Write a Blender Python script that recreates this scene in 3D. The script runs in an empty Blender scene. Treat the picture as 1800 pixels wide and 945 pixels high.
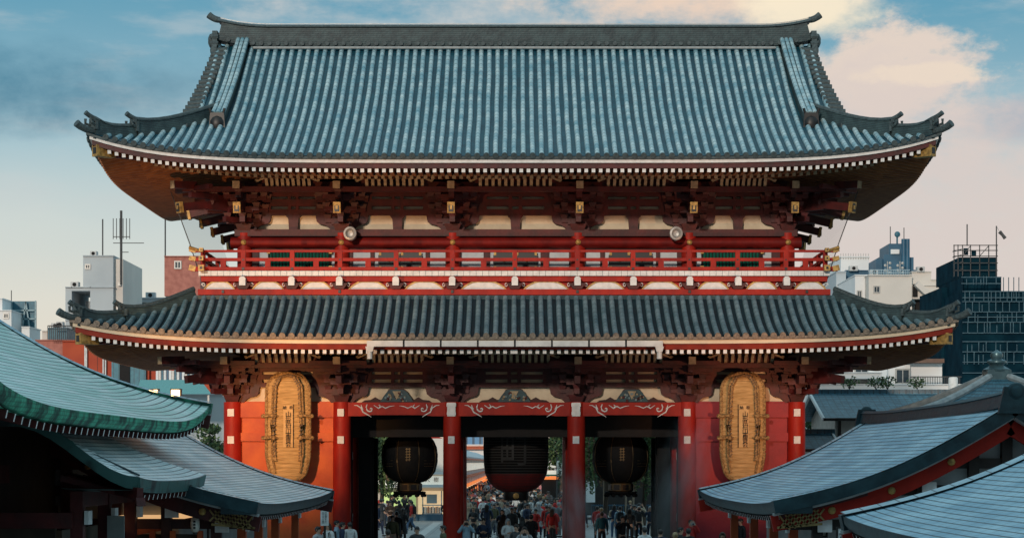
import bpy, bmesh, math, random
from mathutils import Vector, Matrix
R = math.radians
random.seed(7)
SC = bpy.context.scene
COL = SC.collection

def lin(r, g, b):
    f = lambda c: (c/255/12.92) if c/255 <= .04045 else ((c/255+.055)/1.055)**2.4
    return (f(r), f(g), f(b), 1)

# ------------------------------------------------------------------ camera
CX, CY, CZ, F = 0.13, -75.0, 3.8, 3525.0
cam = bpy.data.cameras.new('camera'); cam_o = bpy.data.objects.new('camera', cam); COL.objects.link(cam_o)
cam_o.location = (CX, CY, CZ); cam_o.rotation_euler = (R(90), 0, 0)
cam.sensor_width = 36; cam.lens = 36*F/1800
cam.shift_x = -10/1800; cam.shift_y = (812-472.5)/1800
cam.clip_start = .5; cam.clip_end = 6000
SC.camera = cam_o
SUN_EL, SUN_AZ = 12.5, 196      # azimuth of the sun as seen from the scene, degrees clockwise from +Y
# ------------------------------------------------------------------ sky
world = bpy.data.worlds.new("World"); SC.world = world; world.use_nodes = True
NT = world.node_tree; NT.nodes.clear()
def nd(tree, t, **kw):
    n = tree.nodes.new(t)
    for k, v in kw.items(): setattr(n, k, v)
    return n
def wm(op, a, b=None, c=None):
    n = nd(NT, 'ShaderNodeMath', operation=op)
    for i, v in enumerate((a, b, c)):
        if v is None: continue
        if isinstance(v, (int, float)): n.inputs[i].default_value = v
        else: NT.links.new(v, n.inputs[i])
    return n.outputs[0]
def sstep(v, lo, hi):
    n = nd(NT, 'ShaderNodeMapRange', interpolation_type='SMOOTHSTEP')
    NT.links.new(v, n.inputs[0]); n.inputs[1].default_value = lo; n.inputs[2].default_value = hi
    return n.outputs[0]
def wmix(fac, a, b):
    n = nd(NT, 'ShaderNodeMix', data_type='RGBA')
    if isinstance(fac, (int, float)): n.inputs[0].default_value = fac
    else: NT.links.new(fac, n.inputs[0])
    for i, v in ((6, a), (7, b)):
        if isinstance(v, tuple): n.inputs[i].default_value = v
        else: NT.links.new(v, n.inputs[i])
    return n.outputs[2]
tc = nd(NT, 'ShaderNodeTexCoord'); sx_ = nd(NT, 'ShaderNodeSeparateXYZ'); NT.links.new(tc.outputs['Generated'], sx_.inputs[0])
DX, DZ = sx_.outputs[0], sx_.outputs[2]
def wnoise(scale, detail, stretch, off=0, rough=.55):
    mp = nd(NT, 'ShaderNodeMapping'); NT.links.new(tc.outputs['Generated'], mp.inputs[0])
    mp.inputs['Scale'].default_value = stretch; mp.inputs['Location'].default_value = (off, off*.7, off*.3)
    n = nd(NT, 'ShaderNodeTexNoise'); n.inputs['Scale'].default_value = scale; n.inputs['Detail'].default_value = detail
    n.inputs['Roughness'].default_value = rough
    NT.links.new(mp.outputs[0], n.inputs['Vector']); return n.outputs['Fac']
nA = wnoise(13, 10, (1, 1, 2.0), 1.3, .62); nB = wnoise(55, 9, (1, 1, 1.6), 3.1, .65); nC = wnoise(5, 6, (1, 1, 3), 7.7)
def blob(cx, cz, rx, rz, k=1.6, soft=.55, nn=None, k2=.5):
    k *= 2.0; k2 *= 2.2; soft *= 1.25
    a = wm('DIVIDE', wm('SUBTRACT', DX, cx), rx); b = wm('DIVIDE', wm('SUBTRACT', DZ, cz), rz)
    d = wm('SUBTRACT', 1.0, wm('ADD', wm('MULTIPLY', a, a), wm('MULTIPLY', b, b)))
    e = wm('ADD', d, wm('MULTIPLY', wm('SUBTRACT', nn or nA, .5), k*2))
    e = wm('ADD', e, wm('MULTIPLY', wm('SUBTRACT', nB, .5), k2*2))
    return sstep(e, 0, soft)
ramp = nd(NT, 'ShaderNodeValToRGB'); cr = ramp.color_ramp
zz = wm('ADD', DZ, wm('MULTIPLY', wm('SUBTRACT', nC,   .5), .03)); NT.links.new(wm('DIVIDE', zz, .6), ramp.inputs[0])
stops = [(0, lin(246, 222, 200)), (.07, lin(240, 224, 206)), (.13, lin(230, 226, 214)), (.19, lin(212, 220, 216)), (.25, lin(176, 203, 211)), (.31, lin(134, 178, 196)), (.37, lin(96, 160, 186)), (.46, lin(78, 150, 182)), (.75, lin(152, 200, 220)), (1, lin(176, 216, 230))]
cr.elements[0].position, cr.elements[0].color = stops[0]; cr.elements[1].position, cr.elements[1].color = stops[-1]
for p, c in stops[1:-1]: e = cr.elements.new(p); e.color = c
sky = nd(NT, 'ShaderNodeTexSky', sky_type='NISHITA'); sky.sun_disc = False
sky.sun_elevation = R(SUN_EL); sky.sun_rotation = R(SUN_AZ); sky.air_density = 1.2; sky.dust_density = 1.0; sky.ozone_density = 2.5
skyc = nd(NT, 'ShaderNodeVectorMath', operation='SCALE'); NT.links.new(sky.outputs[0], skyc.inputs[0]); skyc.inputs[3].default_value = .12
c = wmix(.93, skyc.outputs[0], ramp.outputs[0])
wisp = wm('MULTIPLY', sstep(wnoise(11, 9, (1, 1, 4.5), 5.5, .6), .46, .70), wm('MULTIPLY', sstep(DZ, .09, .16), .42))
c = wmix(wisp, c, lin(206, 210, 210))
c = wmix(wm('MULTIPLY', blob(-.235, .180, .12, .030, .6, 1.6, nC, .25), .85), c, lin(36, 112, 142))     # dark teal bank, left
c = wmix(wm('MULTIPLY', blob(-.10, .17, .13, .03, .9, 1.5, nA, .2), .45), c, lin(150, 178, 190))
c = wmix(wm('MULTIPLY', blob(.01, .235, .155, .055, .8, 1.2, nA, .25), .85), c, lin(222, 216, 210))
c = wmix(wm('MULTIPLY', blob(.21, .105, .20, .088, .30, .8, nA, .22), .92), c, lin(222, 209, 203))       # pink bank, right
c = wmix(wm('MULTIPLY', blob(.245, .165, .04, .016, .7, 1.0, nA, .2), .75), c, lin(172, 178, 190))
c = wmix(wm('MULTIPLY', blob(.075, .232, .10, .030, .6, 1.0, nA, .35), .9), c, lin(244, 216, 194))
c = wmix(wm('MULTIPLY', blob(.140, .222, .038, .022, .4, .8, nA, .2), .95), c, lin(255, 240, 212))
c = wmix(wm('MULTIPLY', blob(.172, .186, .060, .022, .8, .8, nA, .5), .9), c, lin(240, 220, 204))
c = wmix(wm('MULTIPLY', blob(.165, .170, .10, .030, .7, 1.1, nA, .4), .85), c, lin(224, 210, 203))
c = wmix(wm('MULTIPLY', blob(.205, .186, .040, .005, 1.6, .9, nA, .8), .5), c, lin(250, 230, 205))
# low sky behind the camera dimmed to keep the under-eave recesses dark
back = sstep(wm('MULTIPLY', sx_.outputs[1], -1.0), -.1, .35); low = wm('SUBTRACT', 1.0, sstep(DZ, .02, .6))
dim = wm('SUBTRACT', 1.0, wm('MULTIPLY', wm('MULTIPLY', back, low), .62))
dimn = nd(NT, 'ShaderNodeVectorMath', operation='SCALE'); NT.links.new(c, dimn.inputs[0]); NT.links.new(dim, dimn.inputs[3]); c = dimn.outputs[0]
bg = nd(NT, 'ShaderNodeBackground'); NT.links.new(c, bg.inputs[0]); bg.inputs[1].default_value = 1.0
wo = nd(NT, 'ShaderNodeOutputWorld'); NT.links.new(bg.outputs[0], wo.inputs[0])
# ------------------------------------------------------------------ sun
sl = bpy.data.lights.new('sun', 'SUN'); sl.energy = 2.0; sl.angle = R(3); sl.color = (1, .84, .70)
so = bpy.data.objects.new('sun', sl); COL.objects.link(so)
sd = Vector((math.sin(R(SUN_AZ))*math.cos(R(SUN_EL)), math.cos(R(SUN_AZ))*math.cos(R(SUN_EL)), math.sin(R(SUN_EL))))
so.rotation_euler = sd.to_track_quat('Z', 'Y').to_euler(); so.location = (-40, -80, 30)
SC.view_settings.view_transform = 'Standard'; SC.view_settings.look = 'None'; SC.view_settings.gamma = 1
SC.view_settings.exposure = -0.08; SC.view_settings.use_curve_mapping = False

# ------------------------------------------------------------------ helpers
def W(px, py, Y):
    """point at depth Y seen at a pixel of the photograph: (x, z)"""
    s = F/(Y+75.0)
    return CX+(px-910)/s, CZ+(812-py)/s
def X_(px, Y): return W(px, 0, Y)[0]
def Z_(py, Y): return W(0, py, Y)[1]

def mat(name, c1, c2=None, rough=.6, metal=0., scale=4., bump=0., bscale=None, stretch=(1, 1, 1), contrast=(.35, .65), emit=None, alpha=None, detail=5, spec=None, uv=False):
    m = bpy.data.materials.new(name); m.use_nodes = True; t = m.node_tree; b = t.nodes['Principled BSDF']
    b.inputs['Roughness'].default_value = rough; b.inputs['Metallic'].default_value = metal
    if spec is not None: b.inputs['Specular IOR Level'].default_value = spec
    if c2 is None: c2 = tuple(x*.75 for x in c1)
    c1 = tuple(c1[:3])+(1,); c2 = tuple(c2[:3])+(1,)
    tcn = nd(t, 'ShaderNodeTexCoord'); mp = nd(t, 'ShaderNodeMapping'); t.links.new(tcn.outputs['UV' if uv else 'Object'], mp.inputs[0])
    mp.inputs['Scale'].default_value = stretch
    n = nd(t, 'ShaderNodeTexNoise'); n.inputs['Scale'].default_value = scale; n.inputs['Detail'].default_value = detail; t.links.new(mp.outputs[0], n.inputs['Vector'])
    r = nd(t, 'ShaderNodeMapRange'); r.inputs[1].default_value, r.inputs[2].default_value = contrast; t.links.new(n.outputs['Fac'], r.inputs[0])
    mx = nd(t, 'ShaderNodeMix', data_type='RGBA'); t.links.new(r.outputs[0], mx.inputs[0]); mx.inputs[6].default_value = c1; mx.inputs[7].default_value = c2
    t.links.new(mx.outputs[2], b.inputs['Base Color'])
    if bump:
        n2 = nd(t, 'ShaderNodeTexNoise'); n2.inputs['Scale'].default_value = bscale or scale*4; n2.inputs['Detail'].default_value = 4; t.links.new(mp.outputs[0], n2.inputs['Vector'])
        bp = nd(t, 'ShaderNodeBump'); bp.inputs['Strength'].default_value = bump; bp.inputs['Distance'].default_value = .03
        t.links.new(n2.outputs['Fac'], bp.inputs['Height']); t.links.new(bp.outputs[0], b.inputs['Normal'])
    if emit: b.inputs['Emission Color'].default_value = emit[0]; b.inputs['Emission Strength'].default_value = emit[1]
    if alpha is not None: b.inputs['Alpha'].default_value = alpha
    return m

def bands(m, axis, period, width=.2, dark=.45, bump=.5, uv=True, axis2=None, period2=None, stagger=True, dcol=None, width2=None):
    """add seams (a joint line every `period` metres) to a material"""
    t = m.node_tree; b = t.nodes['Principled BSDF']
    tcn = nd(t, 'ShaderNodeTexCoord'); sp = nd(t, 'ShaderNodeSeparateXYZ'); t.links.new(tcn.outputs['UV' if uv else 'Object'], sp.inputs[0])
    def mth(op, a, bb=None):
        n = nd(t, 'ShaderNodeMath', operation=op)
        for i, v in enumerate((a, bb)):
            if v is None: continue
            if isinstance(v, (int, float)): n.inputs[i].default_value = v
            else: t.links.new(v, n.inputs[i])
        return n.outputs[0]
    q = mth('DIVIDE', sp.outputs[axis], period); fr = mth('FRACT', q)
    line = mth('LESS_THAN', fr, width)
    if axis2 is not None:
        q2 = mth('DIVIDE', sp.outputs[axis2], period2)
        if stagger: q2 = mth('ADD', q2, mth('MULTIPLY', mth('FLOOR', q), .37))
        l2 = mth('LESS_THAN', mth('FRACT', q2), width2 or width*period/period2)
        line = mth('MAXIMUM', line, mth('MULTIPLY', l2, .6))
    src = b.inputs['Base Color'].links[0].from_socket
    mx = nd(t, 'ShaderNodeMix', data_type='RGBA'); t.links.new(mth('MULTIPLY', line, 1-dark), mx.inputs[0]); t.links.new(src, mx.inputs[6])
    mx.inputs[7].default_value = dcol or (.01, .012, .014, 1); t.links.new(mx.outputs[2], b.inputs['Base Color'])
    if bump:
        bp = nd(t, 'ShaderNodeBump'); bp.inputs['Strength'].default_value = bump; bp.inputs['Distance'].default_value = .03
        t.links.new(fr, bp.inputs['Height'])
        if b.inputs['Normal'].links: t.links.new(b.inputs['Normal'].links[0].from_socket, bp.inputs['Normal'])
        t.links.new(bp.outputs[0], b.inputs['Normal'])
    return m

def wloc(o):
    v = Vector((0, 0, 0))
    while o: v += o.location; o = o.parent
    return v
class MB:
    def __init__(s): s.v = []; s.f = []; s.m = []; s.uv = []; s.mi = 0
    def face(s, idx, uv=None, m=None): s.f.append(tuple(idx)); s.m.append(s.mi if m is None else m); s.uv.append(uv)
    def hexa(s, c, m=None, mf=None, mb=None):
        """8 corners: bottom ring 4, top ring 4. mf: material of face 0-1-5-4 side"""
        i = len(s.v); s.v += [tuple(p) for p in c]
        s.face((i, i+3, i+2, i+1), None, m); s.face((i+4, i+5, i+6, i+7), None, m)
        for k in range(4):
            s.face((i+k, i+(k+1) % 4, i+4+(k+1) % 4, i+4+k), None, mf if (k == 0 and mf is not None) else m)
        return s
    def box(s, x0, x1, y0, y1, z0, z1, m=None, mf=None):
        """mf = material of the face that looks to -Y"""
        return s.hexa([(x0, y0, z0), (x1, y0, z0), (x1, y1, z0), (x0, y1, z0), (x0, y0, z1), (x1, y0, z1), (x1, y1, z1), (x0, y1, z1)], m, mf)
    def cbox(s, x, y, z, w, d, h, m=None, mf=None): return s.box(x-w/2, x+w/2, y-d/2, y+d/2, z, z+h, m, mf)
    def taper(s, x, y, z, w0, d0, w1, d1, h, m=None):
        return s.hexa([(x-w0/2, y-d0/2, z), (x+w0/2, y-d0/2, z), (x+w0/2, y+d0/2, z), (x-w0/2, y+d0/2, z),
                       (x-w1/2, y-d1/2, z+h), (x+w1/2, y-d1/2, z+h), (x+w1/2, y+d1/2, z+h), (x-w1/2, y+d1/2, z+h)], m)
    def bar(s, p, q, w, h, m=None, mf=None):
        """box from p to q; section w (horizontal) x h; mf = material of the end at p"""
        p = Vector(p); q = Vector(q); t = (q-p).normalized(); sd = t.cross(Vector((0, 0, 1)))
        if sd.length < 1e-4: sd = Vector((1, 0, 0))
        sd.normalize(); up = sd.cross(t).normalized()
        a, b = sd*w/2, up*h/2
        i = len(s.v); s.v += [tuple(x) for x in (p-a-b, p+a-b, p+a+b, p-a+b, q-a-b, q+a-b, q+a+b, q-a+b)]
        s.face((i, i+1, i+2, i+3), None, mf if mf is not None else m); s.face((i+4, i+7, i+6, i+5), None, m)
        for k in range(4): s.face((i+k, i+4+k, i+4+(k+1) % 4, i+(k+1) % 4), None, m)
        return s
    def sweep(s, path, sec, side=None, m=None, closed=True, cap=True, capm=None, scale=None):
        """section points (a,b): a along side, b along the upward normal"""
        path = [Vector(p) for p in path]; n = len(path); i0 = len(s.v); k = len(sec)
        L = 0
        for j, p in enumerate(path):
            t = (path[min(j+1, n-1)]-path[max(j-1, 0)]).normalized()
            S = Vector(side) if side is not None else t.cross(Vector((0, 0, 1)))
            if S.length < 1e-4: S = Vector((1, 0, 0))
            S = (S-t*S.dot(t)).normalized(); N = S.cross(t)
            if N.z < 0 and side is not None: N = -N
            sc = scale[j] if scale else 1
            for a, b in sec: s.v.append(tuple(p+S*a*sc+N*b*sc))
        for j in range(n-1):
            d = (path[j+1]-path[j]).length
            for q in range(k if closed else k-1):
                a, b = i0+j*k+q, i0+j*k+(q+1) % k
                s.face((a, b, b+k, a+k), ((q*.1, L), (q*.1+.1, L), (q*.1+.1, L+d), (q*.1, L+d)), m)
            L += d
        if cap and closed:
            s.face(tuple(i0+q for q in range(k))[::-1], None, capm if capm is not None else m); s.face(tuple(i0+(n-1)*k+q for q in range(k)), None, capm if capm is not None else m)
        return s
    def tube(s, path, r, n=8, m=None, scale=None, capm=None):
        return s.sweep(path, [(r*math.cos(2*math.pi*k/n), r*math.sin(2*math.pi*k/n)) for k in range(n)], None, m, scale=scale, capm=capm)
    def lathe(s, prof, n=24, c=(0, 0, 0), m=None, lob=None):
        i0 = len(s.v); k = len(prof)
        for j in range(n):
            a = 2*math.pi*j/n; f = lob(a) if lob else 1
            for r, z in prof: s.v.append((c[0]+r*f*math.cos(a), c[1]+r*f*math.sin(a), c[2]+z))
        for j in range(n):
            j2 = (j+1) % n
            for q in range(k-1):
                s.face((i0+j*k+q, i0+j2*k+q, i0+j2*k+q+1, i0+j*k+q+1), None, m)
        s.face([i0+j*k for j in range(n)][::-1], None, m); s.face([i0+j*k+k-1 for j in range(n)], None, m)
        return s
    def ball(s, c, r, n=10, m=None, sc=(1, 1, 1)):
        i0 = len(s.v); h = n//2
        for a in range(1, h):
            for b in range(n):
                t, p = math.pi*a/h, 2*math.pi*b/n
                s.v.append((c[0]+r*sc[0]*math.sin(t)*math.cos(p), c[1]+r*sc[1]*math.sin(t)*math.sin(p), c[2]+r*sc[2]*math.cos(t)))
        T = len(s.v); s.v += [(c[0], c[1], c[2]+r*sc[2]), (c[0], c[1], c[2]-r*sc[2])]
        for b in range(n):
            b2 = (b+1) % n
            s.face((T, i0+b, i0+b2), None, m); s.face((T+1, i0+(h-2)*n+b2, i0+(h-2)*n+b), None, m)
            for a in range(h-2): s.face((i0+a*n+b, i0+(a+1)*n+b, i0+(a+1)*n+b2, i0+a*n+b2), None, m)
        return s
    def grid(s, fn, nu, nv, m=None, uvs=(1, 1), thick=None):
        i0 = len(s.v)
        for a in range(nu+1):
            for b in range(nv+1): s.v.append(tuple(fn(a/nu, b/nv)))
        for a in range(nu):
            for b in range(nv):
                i = i0+a*(nv+1)+b
                s.face((i, i+nv+1, i+nv+2, i+1), [(x/nu*uvs[0], y/nv*uvs[1]) for x, y in ((a, b), (a+1, b), (a+1, b+1), (a, b+1))], m)
        return s
    def prism(s, poly, y0, y1, m=None, mf=None, ax='y'):
        """outline in (x,z) extruded in y"""
        i0 = len(s.v); n = len(poly)
        T = (lambda a, d, b: (a, d, b)) if ax == 'y' else (lambda a, d, b: (d, a, b))
        s.v += [T(x, y0, z) for x, z in poly]+[T(x, y1, z) for x, z in poly]
        s.face([i0+k for k in range(n)], None, mf if mf is not None else m); s.face([i0+n+k for k in range(n)][::-1], None, m)
        for k in range(n): s.face((i0+k, i0+n+k, i0+n+(k+1) % n, i0+(k+1) % n), None, m)
        return s
    def add(s, vs, fs, m=None, f=lambda p: p):
        i = len(s.v); s.v += [tuple(f(p)) for p in vs]
        for q in fs: s.face([i+k for k in q], None, m)
        return s
    def build(s, name, mats, parent=None, smooth=False, local=False, origin=None):
        if not isinstance(mats, (list, tuple)): mats = [mats]
        off = Vector((0, 0, 0)); loc = None
        if not local:
            if parent is not None: off = wloc(parent)
            else:
                xs = [p[0] for p in s.v]; ys = [p[1] for p in s.v]; zs = [p[2] for p in s.v]
                loc = origin or ((min(xs)+max(xs))/2, (min(ys)+max(ys))/2, min(zs)); off = Vector(loc)
        me = bpy.data.meshes.new(name)
        me.from_pydata([(p[0]-off.x, p[1]-off.y, p[2]-off.z) for p in s.v], [], s.f)
        for mm in mats: me.materials.append(mm)
        me.polygons.foreach_set('material_index', [min(i, len(mats)-1) for i in s.m])
        if any(s.uv):
            ul = me.uv_layers.new(name='UVMap'); li = 0
            for fi, f in enumerate(s.f):
                u = s.uv[fi]
                for k in range(len(f)):
                    if u: ul.data[li].uv = u[k]
                    li += 1
        bm = bmesh.new(); bm.from_mesh(me)
        bmesh.ops.recalc_face_normals(bm, faces=[f for f in bm.faces])
        bm.to_mesh(me); bm.free()
        if smooth:
            me.polygons.foreach_set('use_smooth', [True]*len(me.polygons))
            try: me.set_sharp_from_angle(angle=R(smooth if smooth is not True else 40))
            except Exception: pass
        me.update()
        o = bpy.data.objects.new(name, me); COL.objects.link(o)
        if parent is not None: o.parent = parent
        if loc is not None: o.location = loc
        return o
def tag(o, label=None, cat=None, group=None, kind=None):
    if label: o['label'] = label
    if cat: o['category'] = cat
    if group: o['group'] = group
    if kind: o['kind'] = kind
    return o
def empty(name, loc, label, cat, group=None, rz=0):
    o = bpy.data.objects.new(name, None); COL.objects.link(o); o.location = loc; o.rotation_euler = (0, 0, rz); o.empty_display_size = .3
    return tag(o, label, cat, group)
def copy_tree(o, parent=None):
    kids = list(o.children); c = o.copy(); COL.objects.link(c); c.parent = parent
    for k in kids: copy_tree(k, c)
    return c
_tc = {}
def text_mesh(txt, size=1., ext=.01):
    k = (txt, size, ext)
    if k in _tc: return _tc[k]
    cu = bpy.data.curves.new('t', 'FONT'); cu.body = txt; cu.size = size; cu.extrude = ext; cu.align_x = 'CENTER'; cu.space_line = .82
    cu.resolution_u = 2
    o = bpy.data.objects.new('t', cu); COL.objects.link(o); bpy.context.view_layer.update()
    dg = bpy.context.evaluated_depsgraph_get(); me = bpy.data.meshes.new_from_object(o.evaluated_get(dg))
    vs = [tuple(v.co) for v in me.vertices]; fs = [tuple(p.vertices) for p in me.polygons]
    bpy.data.objects.remove(o); bpy.data.meshes.remove(me)
    if vs:
        cy = (min(v[1] for v in vs)+max(v[1] for v in vs))/2; cx = (min(v[0] for v in vs)+max(v[0] for v in vs))/2
        vs = [(v[0]-cx, v[1]-cy, v[2]) for v in vs]
    _tc[k] = (vs, fs); return _tc[k]
def text_at(mb, txt, size, x, y, z, m=None, bend=None, ext=.01):
    """upright text facing -Y; bend = function moving a point"""
    vs, fs = text_mesh(txt, size, ext)
    g = lambda p: (x+p[0], y-p[2], z+p[1])
    mb.add([g(p) for p in vs] if not bend else [bend(g(p)) for p in vs], fs, m)

# ------------------------------------------------------------------ materials
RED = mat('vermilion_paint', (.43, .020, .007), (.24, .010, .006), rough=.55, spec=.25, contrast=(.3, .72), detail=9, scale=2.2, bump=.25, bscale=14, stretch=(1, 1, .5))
REDW = mat('flood_tinted_orange_wall', (.62, .115, .018), (.46, .06, .014), rough=.6, scale=1.3, bump=.3, bscale=9)  # orange flood light put into the left wall's colour
REDD = mat('shade_darkened_timber', (.085, .007, .006), (.038, .005, .005), rough=.6, scale=2.5, bump=.3)  # vermilion darkened in the colour for the shade under the eaves
REDX = mat('dark_brown_timber', (.06, .014, .010), (.03, .008, .007), rough=.7, scale=2.5, bump=.3)  # one very dark brown for struts and left gable beams
WHT = mat('white_gesso', (.80, .80, .78), (.66, .66, .64), rough=.7, scale=6)
WPL = mat('cream_plaster', (.70, .60, .44), (.60, .50, .36), rough=.85, scale=2.2, bump=.2)
TAN = mat('aged_ochre_end', (.40, .31, .19), (.27, .20, .12), rough=.7, scale=8)
GOLD = mat('gilt_metal', (.55, .34, .10), (.26, .16, .05), rough=.5, metal=.35, scale=9, bump=.2)
BLK = mat('black_lacquer', (.008, .008, .009), (.012, .011, .011), rough=.45, scale=5)
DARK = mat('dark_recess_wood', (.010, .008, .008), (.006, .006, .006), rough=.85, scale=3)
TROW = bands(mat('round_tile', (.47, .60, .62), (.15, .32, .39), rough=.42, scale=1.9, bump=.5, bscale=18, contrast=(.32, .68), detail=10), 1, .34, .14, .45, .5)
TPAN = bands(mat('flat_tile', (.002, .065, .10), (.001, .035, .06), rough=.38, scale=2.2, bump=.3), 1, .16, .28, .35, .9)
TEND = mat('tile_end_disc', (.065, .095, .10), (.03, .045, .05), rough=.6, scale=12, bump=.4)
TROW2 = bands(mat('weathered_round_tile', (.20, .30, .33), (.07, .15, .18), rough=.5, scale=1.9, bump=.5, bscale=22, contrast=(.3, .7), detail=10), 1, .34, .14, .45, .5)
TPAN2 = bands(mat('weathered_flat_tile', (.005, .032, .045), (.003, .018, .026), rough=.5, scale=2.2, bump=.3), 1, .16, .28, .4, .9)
TEND2 = mat('warm_lit_tile_end', (.25, .20, .15), (.12, .10, .08), rough=.6, scale=12, bump=.4)  # warm light put into the brown of the lower tile ends
RIDGE = bands(mat('ridge_tile_stack', (.045, .085, .092), (.02, .042, .05), rough=.55, scale=3, bump=.4), 2, .085, .25, .45, .5, uv=False, axis2=0, period2=.33, width2=.06)
SOFF = mat('soffit_board', (.15, .065, .022), (.09, .035, .014), rough=.7, scale=2)
RAFT = mat('rafter_timber', (.32, .12, .035), (.20, .07, .022), rough=.65, scale=3)
GREEN = mat('green_lattice', (.01, .17, .11), (.008, .12, .085), rough=.4, scale=5)
STRAW = mat('rice_straw', (.66, .44, .19), (.40, .25, .09), rough=.85, scale=8, bump=1.0, bscale=22, stretch=(.3, 1, 2.8), contrast=(.3, .7))
STRAWD = mat('rice_straw_rope', (.50, .32, .13), (.16, .09, .035), rough=.9, scale=16, bump=1.0, bscale=40)
INK = mat('black_ink', (.012, .012, .012), (.02, .02, .02), rough=.7)
STEEL = mat('grey_painted_metal', (.45, .45, .43), (.35, .35, .34), rough=.45, metal=.3, scale=8)
GUT = mat('white_metal_gutter', (.60, .58, .54), (.48, .46, .43), rough=.45, scale=3)
GRND = bands(mat('stone_paving', (.34, .34, .33), (.25, .25, .25), rough=.75, scale=1.2, bump=.3), 0, .9, .03, .4, 0, uv=False, axis2=1, period2=.9)
# ------------------------------------------------------------------ ground
g = MB(); g.grid(lambda a, b: (-2500+5000*a, -120+5000*b, -.0), 4, 4)
tag(g.build('ground', GRND), kind='structure')
p = MB(); p.grid(lambda a, b: (-3.6+7.2*a, -60+330*b, .004), 2, 20)
tag(p.build('path', bands(mat('approach_flagstones', (.42, .41, .39), (.32, .31, .30), rough=.7, scale=1.5, bump=.3), 0, 1.2, .02, .4, 0, uv=False, axis2=1, period2=1.2)), kind='structure')
# ------------------------------------------------------------------ flood lamps (lit in the photograph beside the left roof)
def flood_lamp(loc, aims, label, col):
    r = empty('flood_lamp', (loc[0], loc[1], 0), label, 'flood lamp', 'flood lamps that light the gate'); h = loc[2]
    p = MB(); p.tube([(0, 0, 0), (0, 0, h-.25)], .06, 10); p.bar((-.5, 0, h-.3), (.5, 0, h-.3), .06, .06)
    p.build('pole', [bpy.data.materials.get('lamp_iron') or mat('lamp_iron', (.12, .12, .12), rough=.5)], r, local=True)
    for k, dx in enumerate((-.35, .35)):
        q = MB(); q.taper(dx, .0, h-.15, .32, .2, .34, .24, .26); hd = q.build('lamp_head', [bpy.data.materials['lamp_iron']], r, local=True)
        for yy in (.13, -.13):
            e = MB(); e.cbox(dx, yy, h-.12, .26, .02, .19)
            e.build('lamp_glass', [bpy.data.materials.get('lit_lamp_glass') or mat('lit_lamp_glass', (1, .8, .5), rough=.3, emit=((1, .62, .26, 1), 9))], hd, local=True)
    for target, watts, size in aims:
        l = bpy.data.lights.new('flood_light', 'SPOT'); l.energy = watts; l.color = col; l.spot_size = R(size); l.spot_blend = .9; l.shadow_soft_size = .12
        o = bpy.data.objects.new('flood_light', l); COL.objects.link(o); o.parent = r; o.location = (0, .32, h)
        d = Vector(target)-Vector(loc); o.rotation_euler = (-d).to_track_quat('Z', 'Y').to_euler()
flood_lamp((-10.95, -12.0, 6.0), (((-8.6, 0, 5.0), 5200, 36), ((-3.5, .4, 13.2), 3400, 52), ((-12.5, 1, 14), 2600, 45)), 'lit twin flood lamp glowing above the edge of the left copper roof', (1, .46, .16))
flood_lamp((11.6, -13.0, 4.55), (((8.7, 0, 5.0), 3200, 36), ((4, .4, 13.2), 2200, 50)), 'twin flood lamp on a pole behind the right copper roof', (1, .44, .20))

# ------------------------------------------------------------------ unseen hall behind the viewer, placed and raised to shade the court and gate
r = empty('unseen_shading_hall', (-17, -112, 0), 'unseen temple hall added behind the viewpoint to shade the gate foot', 'temple hall')
m = MB(); m.box(-36, 2, -124, -101, 0, 15); m.build('wall', [REDD], r)
m = MB(); m.prism([(-97, 14.2), (-104, 17.5), (-109, 24.5), (-112, 31), (-115, 24.5), (-120, 17.5), (-127, 14.2), (-127, 13.8), (-97, 13.8)], -44, 10, 0, None, 'x'); m.build('roof', [TPAN2], r)
m = MB()
for x in range(-36, 3, 6): m.cbox(x, -100.4, 0, .7, .7, 13.8)
m.build('porch_columns', [RED], r)
# ================================================================== THE GATE
gate = empty('temple_gate', (0, 4, 0), 'huge two-storey vermilion temple gate with grey tiled hip-and-gable roof above a balcony', 'temple gate')
YC = 4.7

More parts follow.
